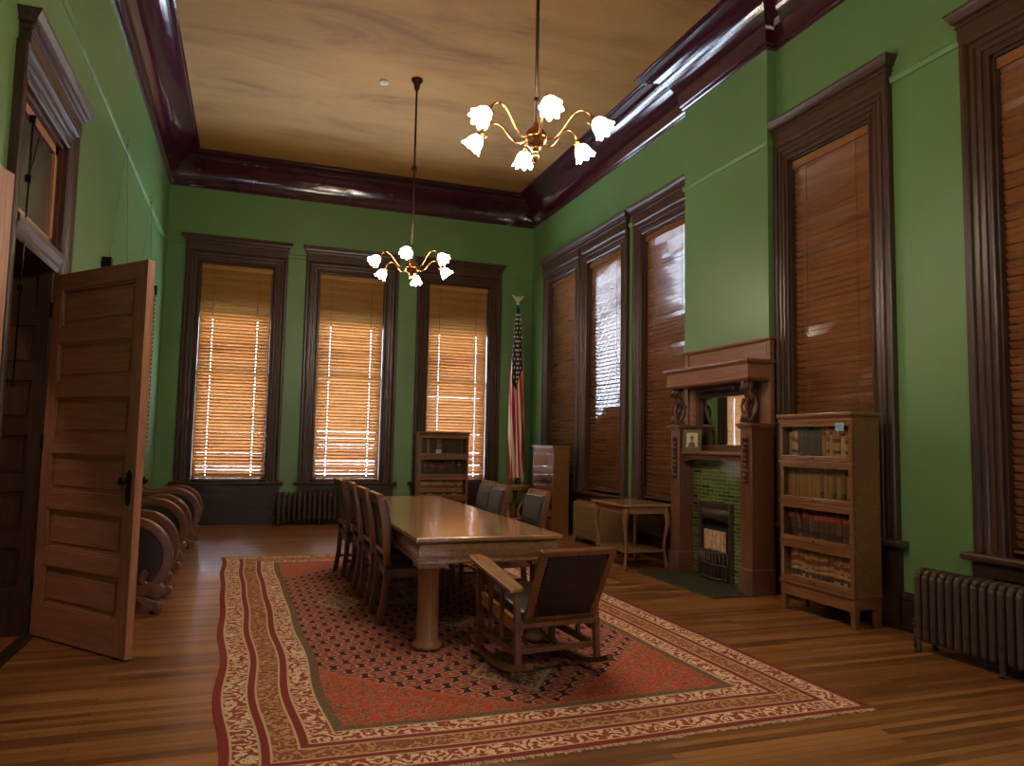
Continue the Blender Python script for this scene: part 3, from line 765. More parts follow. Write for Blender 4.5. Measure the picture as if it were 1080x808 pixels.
for (x, y, a, lab) in ((1.215, 5.98, 0, 'oak chair nearest the camera on the left side of the long table'),
                       (1.212, 6.66, 1, 'second oak chair along the left side of the long table'),
                       (1.215, 7.38, -1, 'third oak chair along the left side of the long table'),
                       (1.155, 8.02, 4, 'farthest oak chair on the left side of the long table')):
    c = ch0 if first else copy_tree(ch0); first = False
    place(c, (x, y, .0122), R(a), lab, G1)
for (x, y, a, lab) in ((2.235, 6.20, 180, 'leather backed chair nearest the camera on the right side of the table'),
                       (2.17, 7.05, 178, 'middle leather backed chair on the right side of the table'),
                       (2.25, 7.68, 181, 'farthest leather backed chair on the right side of the table')):
    place(copy_tree(ch0), (x, y, .0122), R(a), lab, G2)

# ------------------------------------------------------------------ rocking chair (faces +y)
def rocking_chair():
    o = thing('rocking_chair', 'oak rocking armchair with black leather back at the near end of the table', 'rocking chair')
    hw = .27
    tilt = R(14)
    def rp(y): return .012+ .42*(y-.05)**2     # runner height
    for sx in (-hw, hw):
        ru = MB(); ru.ribbon([(sx, y/100, rp(y/100)+.016) for y in range(-46, 45, 5)], .045, .034, side=(1, 0, 0)); ru.build('runner', 'chair', o, bevel=.004)
        ft = MB(); ft.bar((sx, .30, rp(.3)+.02), (sx, .33, .60), .038, .038); ft.build('front_post', 'chair', o, bevel=.003)
        rt = MB(); rt.bar((sx, -.30, rp(-.3)+.02), (sx, -.265, .50), .036, .036); rt.build('rear_post', 'chair', o, bevel=.003)
        ar = MB(); s = 1 if sx > 0 else -1; xc = sx+.02*s
        P = [(.38, .628), (-.31, .520)]
        poly = [(xc-.045, .38), (xc+.045, .38), (xc+.07, .30), (xc+.055, -.29), (xc-.045, -.31), (xc-.055, .30)]
        v = []
        for (x, y) in poly:
            z = .520+(y+.31)*(.108/.69); v.append((x, y, z))
        k = len(v); v += [(x, y, z+.024) for (x, y, z) in v]
        ar.add(v, [list(range(k)), list(range(k, 2*k))]+[(i, (i+1) % k, k+(i+1) % k, k+i) for i in range(k)]); ar.build('armrest', 'oak_x', o, bevel=.004)  # lighter oak puts the armrest highlight into the colour
        for y in (.12, -.06):
            sp = MB(); sp.bar((sx, y, .18), (sx, y+.015, .555+(y+.1)*.15), .022, .03); sp.build('arm_slat', 'chair', o)
        lo = MB(); lo.bar((sx, .30, .175), (sx, -.29, .165), .026, .04); lo.build('side_stretcher', 'chair', o)
        sr = MB(); sr.bar((sx*.93, .31, .375), (sx*.93, -.29, .30), .03, .075); sr.build('side_rail', 'leather_tan' if sx < 0 else 'chair', o)
    for (p, q, w_, h_) in (((-hw, .31, .37), (hw, .31, .37), .07, .03), ((-hw, -.27, .17), (hw, -.27, .17), .03, .03), ((-hw, -.285, .33), (hw, -.285, .33), .10, .028)):
        MB().bar(p, q, w_, h_).build('cross_rail', 'chair', o, bevel=.003)
    se = MB(); v = []
    for (x, y, z) in ((-.235, .33, .40), (.235, .33, .40), (.235, -.26, .325), (-.235, -.26, .325)): v.append((x, y, z))
    v += [(x*.93, y*.95, z+.065) for (x, y, z) in v]
    se.add(v, [(0, 1, 2, 3), (4, 5, 6, 7)]+[(i, (i+1) % 4, 4+(i+1) % 4, 4+i) for i in range(4)]); se.build('seat', 'leather_black', o, bevel=.015)
    # back frame: leans towards the camera
    def B(x, s): # s along the back from bottom
        return (x, -.275-.27*s, .30+.50*s)
    bf = MB()
    wb, wt = .215, .228
    for sg in (-1, 1):
        bf.ribbon([B(sg*(wb+(wt-wb)*k/8), k/8) for k in range(9)], .05, .032, side=(1, 0, 0))
    bf.ribbon([B(0, .02), B(0, .16)], wb*2-.04, .026, side=(1, 0, 0))
    bf.ribbon([B(0, .93), B(0, .97), B(0, 1.0)], wt*2+.03, .034, side=(1, 0, 0))
    bf.build('back_frame', 'chair', o, bevel=.008)
    bp = MB(); bp.ribbon([B(0, .15), B(0, .3), B(0, .6), B(0, .8), B(0, .94)], wb*2-.035, [.02, .036, .04, .036, .02], side=(1, 0, 0)); bp.build('back_leather', 'leather_black', o, bevel=.006)
    nl = MB()
    def nail(x, s):
        p = B(x, s); nl.lathe([(0, -.004), (.005, 0), (0, .004)], (p[0], p[1]-.024, p[2]-.012), 6, 'y')
    for k in range(19):
        s = .17+k*.042
        for sg in (-1, 1): nail(sg*.196, s)
    for k in range(17): nail(-.19+k*.0238, .17); nail(-.19+k*.0238, .925)
    nl.build('upholstery_nails', 'nail', o)
    return o
place(rocking_chair(), (1.80, 4.52, .0098), R(5))

# ------------------------------------------------------------------ scroll armchairs along the left wall (face +x)
def scroll_chair(tall):
    o = thing('scroll_armchair', '', 'armchair')
    hw = .31
    # big C scroll of the arm in the x-z plane: back at x<0, front curl at x ~ +.45
    def arc(cx, cz, r, a0, a1, n=18): return [(cx+r*math.cos(R(a0+(a1-a0)*i/n)), cz+r*math.sin(R(a0+(a1-a0)*i/n))) for i in range(n+1)]
    P = [(-.34, .86), (-.30, .78), (-.22, .715), (-.12, .70), (-.02, .71)] if tall else [(-.34, .74), (-.26, .70), (-.16, .70), (-.06, .71)]
    P += arc(.14, .45, .285, 104, -38, 22)
    P += arc(.305, .285, .055, -20, -250, 12)
    for sy in (-hw, hw):
        a = MB(); th = [.05]*len(P)
        for k in range(len(P)): th[k] = .075 if 4 < k < len(P)-13 else .055
        a.ribbon([(x, sy, z) for x, z in P], .085, th); a.build('scroll_arm', 'scroll', o, bevel=.012)
        q = MB(); poly = [(-.3, .24), (.30, .24)]+[p for p in arc(.14, .45, .255, -30, 100, 14)]+[(-.06, .68), (-.3, .68)]
        q.prism(poly, 'y', sy-.03, sy+.03); q.build('arm_upholstery', 'leather_black', o, bevel=.01)
        b = MB(); b.box(-.34, .36, sy-.045, sy+.045, .15, .235); b.lathe([(0, -.048), (.06, -.048), (.06, .048), (0, .048)], (.36, sy, .185), 18, 'y'); b.build('base_rail', 'scroll', o, bevel=.01)
        for (x, d) in ((.30, 1), (-.28, -1)):
            f = MB(); f.ribbon([(x-.10*d, sy, .145), (x-.02*d, sy, .11), (x+.04*d, sy, .075), (x+.07*d, sy, .05)], .08, [.03, .06, .08, .07])
            f.lathe([(0, -.045), (.045, -.045), (.045, .045), (0, .045)], (x+.075*d, sy, .068), 16, 'y'); f.build('scroll_foot', 'scroll', o, bevel=.006)
            cs = MB(); cs.lathe([(0, -.012), (.018, -.012), (.018, .012), (0, .012)], (x+.03*d, sy, .018), 12, 'y'); cs.build('caster', 'blackmetal', o)
    fr = MB(); fr.box(.27, .33, -hw, hw, .15, .26); fr.box(-.34, -.28, -hw, hw, .15, .26); fr.build('seat_rail', 'scroll', o, bevel=.01)
    s = MB(); s.rects([(.24, -.3, .3, -hw+.03, hw-.03), (.36, -.3, .33, -hw+.03, hw-.03), (.40, -.28, .30, -hw+.06, hw-.06)]); s.build('seat', 'leather_black', o, bevel=.02)
    ht = 1.02 if tall else .76
    bk = MB(); bk.rects([(.38, -.33, -.24, -hw+.04, hw-.04), (ht-.1, -.40, -.33, -hw+.04, hw-.04)]); bk.build('back_pad', 'leather_black', o, bevel=.02)
    bf = MB(); bf.bar((-.34, -hw, .2), (-.42, -hw, ht), .06, .06); bf.bar((-.34, hw, .2), (-.42, hw, ht), .06, .06); bf.bar((-.41, -hw, ht-.04), (-.41, hw, ht-.04), .10, .05)
    if tall:
        bf.prism([(-.2, ht), (-.12, ht+.05), (-.05, ht+.055), (0, ht+.09), (.05, ht+.055), (.12, ht+.05), (.2, ht)], 'x', -.435, -.40)
        for sy in (-hw, hw): bf.lathe([(.035, ht-.02), (.02, ht), (.038, ht+.035), (.02, ht+.07), (0, ht+.08)], (-.42, sy, 0), 12)
    bf.build('back_frame', 'scroll', o, bevel=.008)
    for ch in bk, bf: pass
    return o
sc = scroll_chair(False); GS = 'scroll armed chairs along the left wall'
place(sc, (-1.0, 6.93, 0), 0, 'nearest scroll armed oak chair with black leather, half hidden by the open door', GS)
c = copy_tree(sc); place(c, (-1.03, 8.85, 0), 0, 'middle scroll armed oak chair with black leather along the left wall', GS)
place(scroll_chair(True), (-1.0, 10.55, 0), 0, 'tall backed scroll armed oak chair farthest along the left wall', GS)

# ------------------------------------------------------------------ radiators
def radiator(name, label, n, pitch, h, depth, mat, loc, rz):
    # local: sections along +x, front faces -y
    o = thing(name, label, 'radiator')
    w = pitch*.80
    sec = MB()
    pts = []
    for yy in (-depth/2+.03, depth/2-.03):
        sec.tube([(0, yy, .085), (0, yy, .11), (0, yy, h-.06), (0, yy, h-.035)], [w*.40, w*.5, w*.5, w*.42], 10)
    sec.tube([(0, -depth/2+.03, h-.05), (0, -depth/2+.05, h-.022), (0, 0, h-.012), (0, depth/2-.05, h-.022), (0, depth/2-.03, h-.05)], [w*.44, w*.5, w*.5, w*.5, w*.44], 10)
    sec.tube([(0, -depth/2+.035, .11), (0, -depth/2+.06, .09), (0, 0, .085), (0, depth/2-.06, .09), (0, depth/2-.035, .11)], w*.45, 10)
    sec.box(-w*.12, w*.12, -depth/2+.03, depth/2-.03, .12, h-.04)
    sec.tube([(-pitch/2, 0, .13), (pitch/2, 0, .13)], .022, 8); sec.tube([(-pitch/2, 0, h-.07), (pitch/2, 0, h-.07)], .022, 8)
    s0 = sec.build('section', mat, o); s0.location = (0, 0, 0)
    for i in range(1, n):
        c = s0.copy(); C.objects.link(c); c.parent = o; c.location = (i*pitch, 0, 0)
    for i in ([0, n-1] + ([n//2] if n > 14 else [])):
        for sg in (-1, 1):
            f = MB(); x = i*pitch; yy = sg*(depth/2-.035)
            f.tube([(x, yy, .11), (x, yy+sg*.012, .06), (x, yy+sg*.004, .025), (x, yy+sg*.022, .0)], [w*.45, .018, .014, .022], 10); f.build('foot', mat, o)
    v = MB(); v.tube([(-pitch*.4, 0, .13), (-.09, 0, .13)], .016, 8); v.tube([(-.09, 0, 0.0), (-.09, 0, .15)], .015, 8); v.lathe([(.014, 0), (.026, .005), (.026, .02), (.01, .025), (.01, .04), (.022, .045), (.022, .055), (0, .06)], (-.09, 0, .15), 12); v.build('valve', mat, o)
    return place(o, loc, rz)
radiator('radiator', 'brown cast-iron radiator under the back wall between the left and middle windows', 16, .081, .53, .20, 'iron', (.50, 12.74, 0), 0)
radiator('radiator', 'olive bronze fine-ribbed radiator behind the small claw-foot table', 31, .05, .60, .22, 'bronze', (4.62, 9.98, 0), -PI/2)
radiator('radiator', 'dark brown cast-iron radiator at the right edge under the nearest window', 21, .062, .575, .20, 'iron', (4.62, 4.08, 0), -PI/2)

# ------------------------------------------------------------------ barrister bookcases
def bookcase(label, W, D, legh, secs, toph, closed=()):
    # local: width along x centred, front at y=-D/2; glass doors
    o = thing('barrister_bookcase', label, 'bookcase')
    b = MB()
    z = legh
    if legh > .15:
        for sx in (-1, 1):
            for sy in (-1, 1):
                x, y = sx*(W/2-.03), sy*(D/2-.03); b.rects([(0.004, x-.022, x+.022, y-.022, y+.022), (legh-.02, x-.028, x+.028, y-.028, y+.028)])
        b.box(-W/2+.05, W/2-.05, -D/2+.004, -D/2+.026, legh-.13, legh-.02)
        for sx in (-1, 1): x = sx*(W/2-.014); b.box(x-.01, x+.01, -D/2+.05, D/2-.05, legh-.11, legh-.02)
        b.box(-W/2-.008, W/2+.008, -D/2-.012, D/2, legh-.024, legh)
    else:
        b.box(-W/2-.008, W/2+.008, -D/2-.012, D/2, 0, legh)
    b.build('base', 'case', o, bevel=.003)
    zs = []
    for i, h in enumerate(secs):
        s = MB(); t = .018; z1 = z+h
        s.box(-W/2, -W/2+t, -D/2+.024, D/2, z, z1); s.box(W/2-t, W/2, -D/2+.024, D/2, z, z1); s.box(-W/2+t, W/2-t, D/2-.012, D/2, z, z1)
        s.box(-W/2+t, W/2-t, -D/2+.024, D/2-.012, z, z+.016); s.box(-W/2+t, W/2-t, -D/2+.024, D/2-.012, z1-.016, z1)
        s.box(-W/2-.006, W/2+.006, -D/2-.006, -D/2+.024, z1-.022, z1-.001)
        S = s.build('section', 'case', o, bevel=.0025)
        d = MB(); fw = .042; a, c = z+.004, z1-.024; y0, y1 = -D/2, -D/2+.02
        d.box(-W/2+.004, -W/2+fw, y0, y1, a, c); d.box(W/2-fw, W/2-.004, y0, y1, a, c); d.box(-W/2+fw, W/2-fw, y0, y1, a, a+.04); d.box(-W/2+fw, W/2-fw, y0, y1, c-.035, c)
        d.build('door_frame', 'case', S, bevel=.003)
        g = MB(); g.box(-W/2+fw-.004, W/2-fw+.004, y0+.008, y0+.011, a+.036, c-.031); g.build('glass', 'glass', S)
        k = MB(); k.lathe([(.004, 0), (.004, -.008), (.009, -.012), (.009, -.018), (0, -.022)], (0, y0, a+.02), 10, 'y'); k.build('knob', 'brass', S)
        zs.append((z+.016, z1-.016)); z = z1
    t = MB(); t.rects([(z, -W/2-.002, W/2+.002, -D/2-.002, D/2), (z+toph*.3, -W/2-.004, W/2+.004, -D/2-.006, D/2), (z+toph*.45, -W/2-.018, W/2+.018, -D/2-.02, D/2), (z+toph, -W/2-.02, W/2+.02, -D/2-.024, D/2)])
    t.build('top', 'case', o, bevel=.004)
    return o, zs
def book_mesh():
    m = MB(); n = 6      # unit book: thickness x 0..1, depth y 0 (spine) ..1, height z 0..1
    poly = [(0.0, .06)]+[(.5-.5*math.cos(PI*i/n), .06-.06*math.sin(PI*i/n)) for i in range(1, n)]+[(1, .06), (1, 1), (0, 1)]
    m.prism(poly, 'z', 0, 1)
    for z in (.18, .5, .8): m.prism([(0.02, .05)]+[(.5-.5*math.cos(PI*i/n), .045-.075*math.sin(PI*i/n)) for i in range(1, n)]+[(.98, .05)], 'z', z, z+.012)
    return m
BM = {}
DESC = {'law_tan': 'red labelled tan law book', 'law_spot': 'banded pale tan law book', 'ochre_book': 'plain ochre bound book', 'brown_book': 'worn brown bound book',
        'maroon_book': 'dark book with a red label', 'dark_book': 'dark olive bound book', 'cream_book': 'cream spined book'}
ORD = ['first', 'second', 'third', 'fourth', 'fifth', 'sixth', 'seventh', 'eighth', 'ninth', 'tenth', 'eleventh', 'twelfth', 'thirteenth', 'fourteenth', 'fifteenth', 'sixteenth', 'seventeenth', 'eighteenth', 'nineteenth', 'twentieth', 'twenty-first', 'twenty-second']
def add_book(style, mat_world, lx, ly, lz, th, dp, ht, lean, label, group):
    if style not in BM:
        o = book_mesh().build('book', style); BM[style] = o; c = o
    else:
        c = BM[style].copy(); C.objects.link(c)
    c.matrix_world = mat_world @ Matrix.Translation((lx, ly, lz)) @ Matrix.Rotation(lean, 4, 'Y') @ Matrix.Diagonal((th, dp, ht, 1))
    tag(c, label, 'book', group)
def fill(case, W, D, z0, z1, styles, shelf, where, seed, hmin=.8, hmax=.97, start=.05, end=None, tmin=.032, tmax=.055, lean_n=0):
    rnd = random.Random(seed); x = -W/2+start; end = W/2-.05 if end is None else end; i = 0
    mw = Matrix.Translation(case.location) @ Matrix.Rotation(case.rotation_euler[2], 4, 'Z')
    space = z1-z0
    while True:
        th = rnd.uniform(tmin, tmax)
        if x+th > end or i >= len(ORD): break
        st = styles[int(len(styles)*(x+W/2)/W)] if isinstance(styles[0], list) else styles
        s = rnd.choice(st); ht = space*rnd.uniform(hmin, hmax); ln = 0; dx = th+.0015
        if i < lean_n: ln = R(-11); dx = th+.006; ht *= .93
        lx = x
        if ln: lx = x; 
        lz = z0+.0005
        add_book(s, mw, lx+(.035 if ln else 0), -D/2+.045+rnd.uniform(0, .012), lz+(th*math.sin(abs(ln)) if ln else 0), th, .16, ht, ln, f'{DESC[s]}, {ORD[i]} from left, {shelf} shelf of {where}', f'books on the {shelf} shelf of {where}')
        x += dx+(.038 if ln and i == lean_n-1 else 0); i += 1

# tall one right of the fireplace
bc, zs = bookcase('tall oak barrister bookcase of four glazed shelves full of law books, right of the fireplace', .86, .28, .265, [.347, .347, .353, .357], .05)
place(bc, (4.68, 5.09, 0), -PI/2)
wh = 'tall bookcase'
fill(bc, .86, .28, *zs[0], ['law_spot', 'law_tan', 'law_spot'], 'bottom', wh, 5, .8, .93, start=.07)
fill(bc, .86, .28, *zs[1], ['maroon_book', 'maroon_book', 'brown_book'], 'third', wh, 6, .86, .92, tmin=.055, tmax=.07, lean_n=2)
fill(bc, .86, .28, *zs[2], [['ochre_book'], ['brown_book', 'ochre_book']], 'second', wh, 7, .88, .93, tmin=.042, tmax=.05)
fill(bc, .86, .28, *zs[3], [['law_tan', 'ochre_book'], ['dark_book'], ['dark_book', 'ochre_book'], ['cream_book', 'law_tan'], ['law_tan', 'cream_book']], 'top', wh, 8, .70, .9, start=.06)
def shelf_card(case, lx, lz, D, label):
    o = thing('paper_card', label, 'card')
    MB().box(-.045, .045, -.001, 0, 0, .065).build('sheet', 'card', o)
    l = MB()
    for z, w in ((.046, .030), (.034, .033), (.016, .018)): l.box(-w, w, -.0018, -.001, z, z+.004)
    l.build('printed_lines', 'ink', o)
    mw = Matrix.Translation(case.location) @ Matrix.Rotation(case.rotation_euler[2], 4, 'Z') @ Vector((lx, -D/2-.001, lz))
    place(o, mw, case.rotation_euler[2])
shelf_card(bc, .30, 1.57, .28, 'pale blue card stuck on the top glass of the tall bookcase')
# one in front of the third back window
bb, zs2 = bookcase('low oak barrister bookcase standing before the back window beyond the table', .88, .27, .10, [.36, .36, .35, .36], .05)
place(bb, (3.17, 12.52, 0), R(0)); wh = 'back window bookcase'
fill(bb, .88, .27, *zs2[0], ['law_tan', 'brown_book'], 'bottom', wh, 15, .8, .85, tmin=.04, tmax=.05)
fill(bb, .88, .27, *zs2[1], ['law_tan', 'law_spot'], 'third', wh, 16, .76, .84, tmin=.038, tmax=.048)
fill(bb, .88, .27, *zs2[2], ['dark_book', 'dark_book', 'maroon_book'], 'second', wh, 17, .6, .8, tmin=.04, tmax=.055)
fill(bb, .88, .27, *zs2[3], ['dark_book', 'ochre_book', 'dark_book'], 'top', wh, 18, .82, .87, tmin=.04, tmax=.05)
shelf_card(bb, -.10, 1.215, .27, 'small white card leaning in the top glass of the back window bookcase')
# one in the right corner, doors facing the room, mirror-like glass
bd, zs3 = bookcase('oak barrister bookcase in the far right corner with daylight mirrored in its glass', .88, .27, .03, [.31, .335, .335, .33], .05)
place(bd, (4.60, 11.065, 0), -PI/2); wh = 'corner bookcase'
fill(bd, .88, .27, *zs3[1], ['brown_book', 'dark_book'], 'third', wh, 25, .6, .85)
fill(bd, .88, .27, *zs3[0], ['brown_book', 'maroon_book'], 'bottom', wh, 26, .7, .85)

# ------------------------------------------------------------------ fireplace
def fireplace():
    y0, y1 = 5.975, 7.47
    o = thing('fireplace_mantel', 'carved oak fireplace mantel with mirror and green tiled surround on the chimney breast', 'fireplace', (XB-.15, (y0+y1)/2, 0))
    F = 4.60
    ys = [(y0+.015, y0+.20), (y1-.20, y1-.015)]
    for (a, b) in ys:
        p = MB(); p.rects([(0.001, F, XB, a, b), (1.62, F+.004, XB, a+.003, b-.003)]); p.rects([(0.001, F-.015, XB, a-.012, b+.012), (.235, F-.015, XB, a-.012, b+.012), (.25, F-.004, XB, a-.003, b+.003)])
        P = p.build('pilaster', 'mantel_z', o, bevel=.003)
        cpt = MB(); cpt.rects([(1.60, F-.005, XB, a-.005, b+.005), (1.615, F-.012, XB, a-.012, b+.012), (1.63, F-.03, XB, a-.025, b+.025), (1.655, F-.034, XB, a-.03, b+.03)]); cpt.build('capital', 'mantel', P)
        cv = MB(); yc = (a+b)/2; x = F-.006
        for k in range(9):       # carved husk drop
            z = 1.50-k*.052; w = .034 if k % 2 == 0 else .024
            cv.lathe([(0, -.026), (w*.7, -.012), (w, .004), (w*.5, .022), (0, .03)], (x, yc, z), 8)
            for sg in (-1, 1): cv.tube([(x, yc, z), (x-.006, yc+sg*w*1.0, z+.018), (x-.004, yc+sg*w*1.25, z-.004), (x, yc+sg*w*.8, z-.018)], [.006, .008, .007, .004], 6)
        cv.build('carved_drop', 'carved', P)
    # griffin brackets on the capitals
    for (a, b) in ys:
        g = MB(); yc = (a+b)/2; w = .052
        body = [(F+.03, 1.66), (F+.0, 1.72), (F+.045, 1.80), (F+.075, 1.88), (F+.04, 1.95), (F-.005, 2.0), (F+.02, 2.06), (F+.09, 2.09)]
        pts = []
        for i in range(len(body)-1):
            for k in range(4): t = k/4; pts.append((body[i][0]*(1-t)+body[i+1][0]*t, yc, body[i][1]*(1-t)+body[i+1][1]*t))
        g.tube(pts, [.036+.012*math.sin(i*.55) for i in range(len(pts))], 12, sx=1.25)
        g.lathe([(0, -.055), (.035, -.045), (.052, 0), (.035, .045), (0, .055)], (F+.005, yc, 2.02), 12)      # head
        for sg in (-1, 1):
            g.tube([(F-.03, yc+sg*.018, 2.05), (F-.005, yc+sg*.05, 2.085), (F+.03, yc+sg*.05, 2.06), (F+.03, yc+sg*.045, 2.0), (F+.0, yc+sg*.045, 1.97)], [.01, .014, .016, .014, .008], 8)  # mane curl
            g.tube([(F+.06, yc+sg*.04, 1.95), (F+.09, yc+sg*.06, 1.86), (F+.07, yc+sg*.06, 1.77), (F+.02, yc+sg*.05, 1.69), (F-.015, yc+sg*.045, 1.67)], [.012, .022, .024, .018, .016], 8)  # haunch and paw
            g.tube([(F+.01, yc+sg*.03, 1.9), (F-.02, yc+sg*.035, 1.82), (F-.005, yc+sg*.035, 1.74), (F-.025, yc+sg*.035, 1.672)], [.02, .016, .013, .018], 8)
        g.tube([(F-.035, yc, 2.01), (F-.055, yc, 1.99), (F-.05, yc, 1.965)], [.02, .014, .004], 8)
        g.rects([(1.652, F-.025, F+.12, yc-.06, yc+.06), (1.672, F-.02, F+.11, yc-.055, yc+.055)])
        g.build('griffin_bracket', 'carved', o)
    # wide cornice shelf
    c = MB(); E = []
    for (z, e) in ((2.075, 0), (2.095, .018), (2.11, .02), (2.115, .012), (2.235, .012), (2.245, .022), (2.262, .045), (2.285, .05), (2.29, .045)): E.append((z, F-.035-e, XB, y0+.02-e, y1-.02+e))
    c.rects(E); c.build('cornice_shelf', 'mantel', o)
    # back board and top panel
    bk = MB(); bk.box(XB-.03, XB-.001, y0+.01, y1-.01, 1.655, 2.50); bk.box(XB-.045, XB-.03, y0+.06, y1-.06, 2.30, 2.46); bk.rects([(2.485, XB-.055, XB, y0-.005, y1+.005), (2.505, XB-.065, XB, y0-.015, y1+.015), (2.52, XB-.065, XB, y0-.015, y1+.015)])
    bk.box(XB-.05, XB-.001, y0, y0+.045, 1.655, 2.49); bk.box(XB-.05, XB-.001, y1-.045, y1, 1.655, 2.49)
    bk.build('back_panel', 'mantel', o, bevel=.003)
    # mirror with frame
    mr = MB(); a, b = 6.20, 7.22; mr.box(XB-.075, XB-.03, a-.0, a+.055, 1.37, 2.07); mr.box(XB-.075, XB-.03, b-.055, b, 1.37, 2.07); mr.box(XB-.075, XB-.03, a+.055, b-.055, 1.37, 1.44); mr.box(XB-.075, XB-.03, a+.055, b-.055, 1.96, 2.07)
    for k in range(14):
        yy = 6.38+k*.052; mr.tube([(XB-.078, yy, 2.0), (XB-.088, yy+.014, 2.03), (XB-.082, yy+.03, 2.015), (XB-.082, yy+.02, 1.995)], [.005, .008, .007, .004], 6)
    mr.build('mirror_frame', 'carved', o, bevel=.003)
    MB().box(XB-.045, XB-.03, a+.05, b-.05, 1.435, 1.965).build('mirror', 'mirror', o)
    # lower shelf with curved underside
    s = MB(); s.rects([(1.325, F+.05, XB, y0+.2, y1-.2), (1.34, F+.03, XB, y0+.2, y1-.2), (1.37, F+.03, XB, y0+.2, y1-.2)]); s.build('mantel_shelf', 'mantel', o)
    poly = [(6.175, 1.325), (7.27, 1.325), (7.27, 1.24)]+[(6.722+.545*math.cos(PI*i/16), 1.235+.055*math.sin(PI*i/16)) for i in range(17)]+[(6.175, 1.24)]
    MB().prism(poly, 'x', F+.06, F+.09).build('arched_frieze', 'carved', o)
    # tiled surround
    t = MB(); ty0, ty1 = 6.175, 7.27; fx0, fx1 = 6.60, 7.27-.0
    f0, f1 = 6.555, 7.12    # firebox opening
    X0 = XB-.08
    t.box(X0, XB, ty0, f0, 0.001, .80); t.box(X0, XB, f1, ty1, 0.001, .80); t.box(X0, XB, ty0, ty1, .80, 1.325); t.build('tile_surround', 'tile', o)
    fb = MB(); w = .04; x0 = X0-.02
    fb.box(x0, X0+.01, f0-.03, f0+w, 0.001, .82); fb.box(x0, X0+.01, f1-w, f1+.03, 0.001, .82); fb.box(x0, X0+.01, f0+w, f1-w, .76, .82)
    FB = fb.build('firebox_frame', 'castiron', o, bevel=.004)
    hd = MB()
    n = 10
    for i in range(n):          # curved hood
        a0_, a1_ = i/n, (i+1)/n
        ya, yb = f0+w+(f1-f0-2*w)*a0_, f0+w+(f1-f0-2*w)*a1_
        def bx(t): return x0-.01-.05*math.sin(PI*t)
        v = [(bx(a0_), ya, .62+.03*math.sin(PI*a0_)), (bx(a1_), yb, .62+.03*math.sin(PI*a1_)), (x0+.01, yb, .77), (x0+.01, ya, .77)]
        v += [(p[0]+.01, p[1], p[2]) for p in v]
        hd.add(v, [(0, 1, 2, 3), (4, 5, 6, 7), (0, 1, 5, 4), (2, 3, 7, 6)], True)
    hd.build('hood', 'castiron', FB)
    gr = MB()
    for i in range(n+1):
        t_ = i/n; yy = f0+w+(f1-f0-2*w)*t_; xx = x0-.01-.055*math.sin(PI*t_)
        gr.cyl((xx, yy, .03), (xx, yy, .30), .008, n=8)
    for z in (.03, .17, .30):
        gr.tube([(x0-.01-.055*math.sin(PI*i/n), f0+w+(f1-f0-2*w)*i/n, z) for i in range(n+1)], .012, 8)
    for i in range(n):
        t_ = (i+.5)/n; yy = f0+w+(f1-f0-2*w)*t_; xx = x0-.008-.055*math.sin(PI*t_)
        gr.box(xx-.003, xx+.003, yy-.018, yy+.018, .05, .15)
    gr.build('fire_grate', 'castiron', FB)
    ib = MB(); ib.box(XB-.062, XB-.001, f0, f1, 0.001, .8); ib.build('firebox_back', 'soot', FB)
    bb_ = MB(); bb_.box(X0-.0, X0+.012, f0+.12, f1-.06, .30, .52)
    for k in range(5): bb_.box(X0-.012, X0+.0, f0+.13+k*.072, f0+.19+k*.072, .31, .51)
    bb_.build('gas_radiant', 'brick', FB, bevel=.004)
    return o
fireplace()
h = MB(); h.rects([(0.0005, 4.15, XB-.1, 5.985, 7.42), (.012, 4.152, XB-.1, 5.987, 7.418)])
struct(h.build('floor_hearth', 'hearth'))

def photo_frame():
    o = thing('photo_frame', 'small framed sepia portrait standing at the left end of the mantel shelf', 'photo frame', (0, 0, 0))
    w, hh = .29, .235; w = .23
    f = MB(); f.box(-w/2, w/2, -.008, .008, 0, .04); f.box(-w/2, w/2, -.008, .008, hh-.035, hh); f.box(-w/2, -w/2+.045, -.008, .008, .04, hh-.035); f.box(w/2-.045, w/2, -.008, .008, .04, hh-.035); f.build('frame', 'frame_green', o, bevel=.003)
    MB().box(-w/2+.04, w/2-.04, -.004, .006, .035, hh-.03).build('print', 'photo', o)
    p = MB(); p.prism([(-.045, .041), (.045, .041), (.035, .085), (.012, .098), (-.012, .098), (-.035, .085)], 'y', -.0052, -.004); p.build('dark_coat', 'photo_dark', o)
    q = MB(); q.prism([(.022*math.cos(2*PI*i/16), .127+.03*math.sin(2*PI*i/16)) for i in range(16)], 'y', -.0056, -.004); q.build('portrait_face', 'photo_mid', o)
    r = MB(); r.prism([(.025*math.cos(PI*i/10), .135+.03*math.sin(PI*i/10)) for i in range(11)]+[(-.015, .14), (.015, .14)], 'y', -.006, -.004); r.build('portrait_hair', 'photo_dark', o)
    st = MB(); st.bar((0, .01, .12), (0, .055, .002), .04, .004); st.build('easel_strut', 'frame_green', o)
    o.location = (4.665, 7.12, 1.3705); o.rotation_euler = (R(-4), 0, R(-62))
photo_frame()

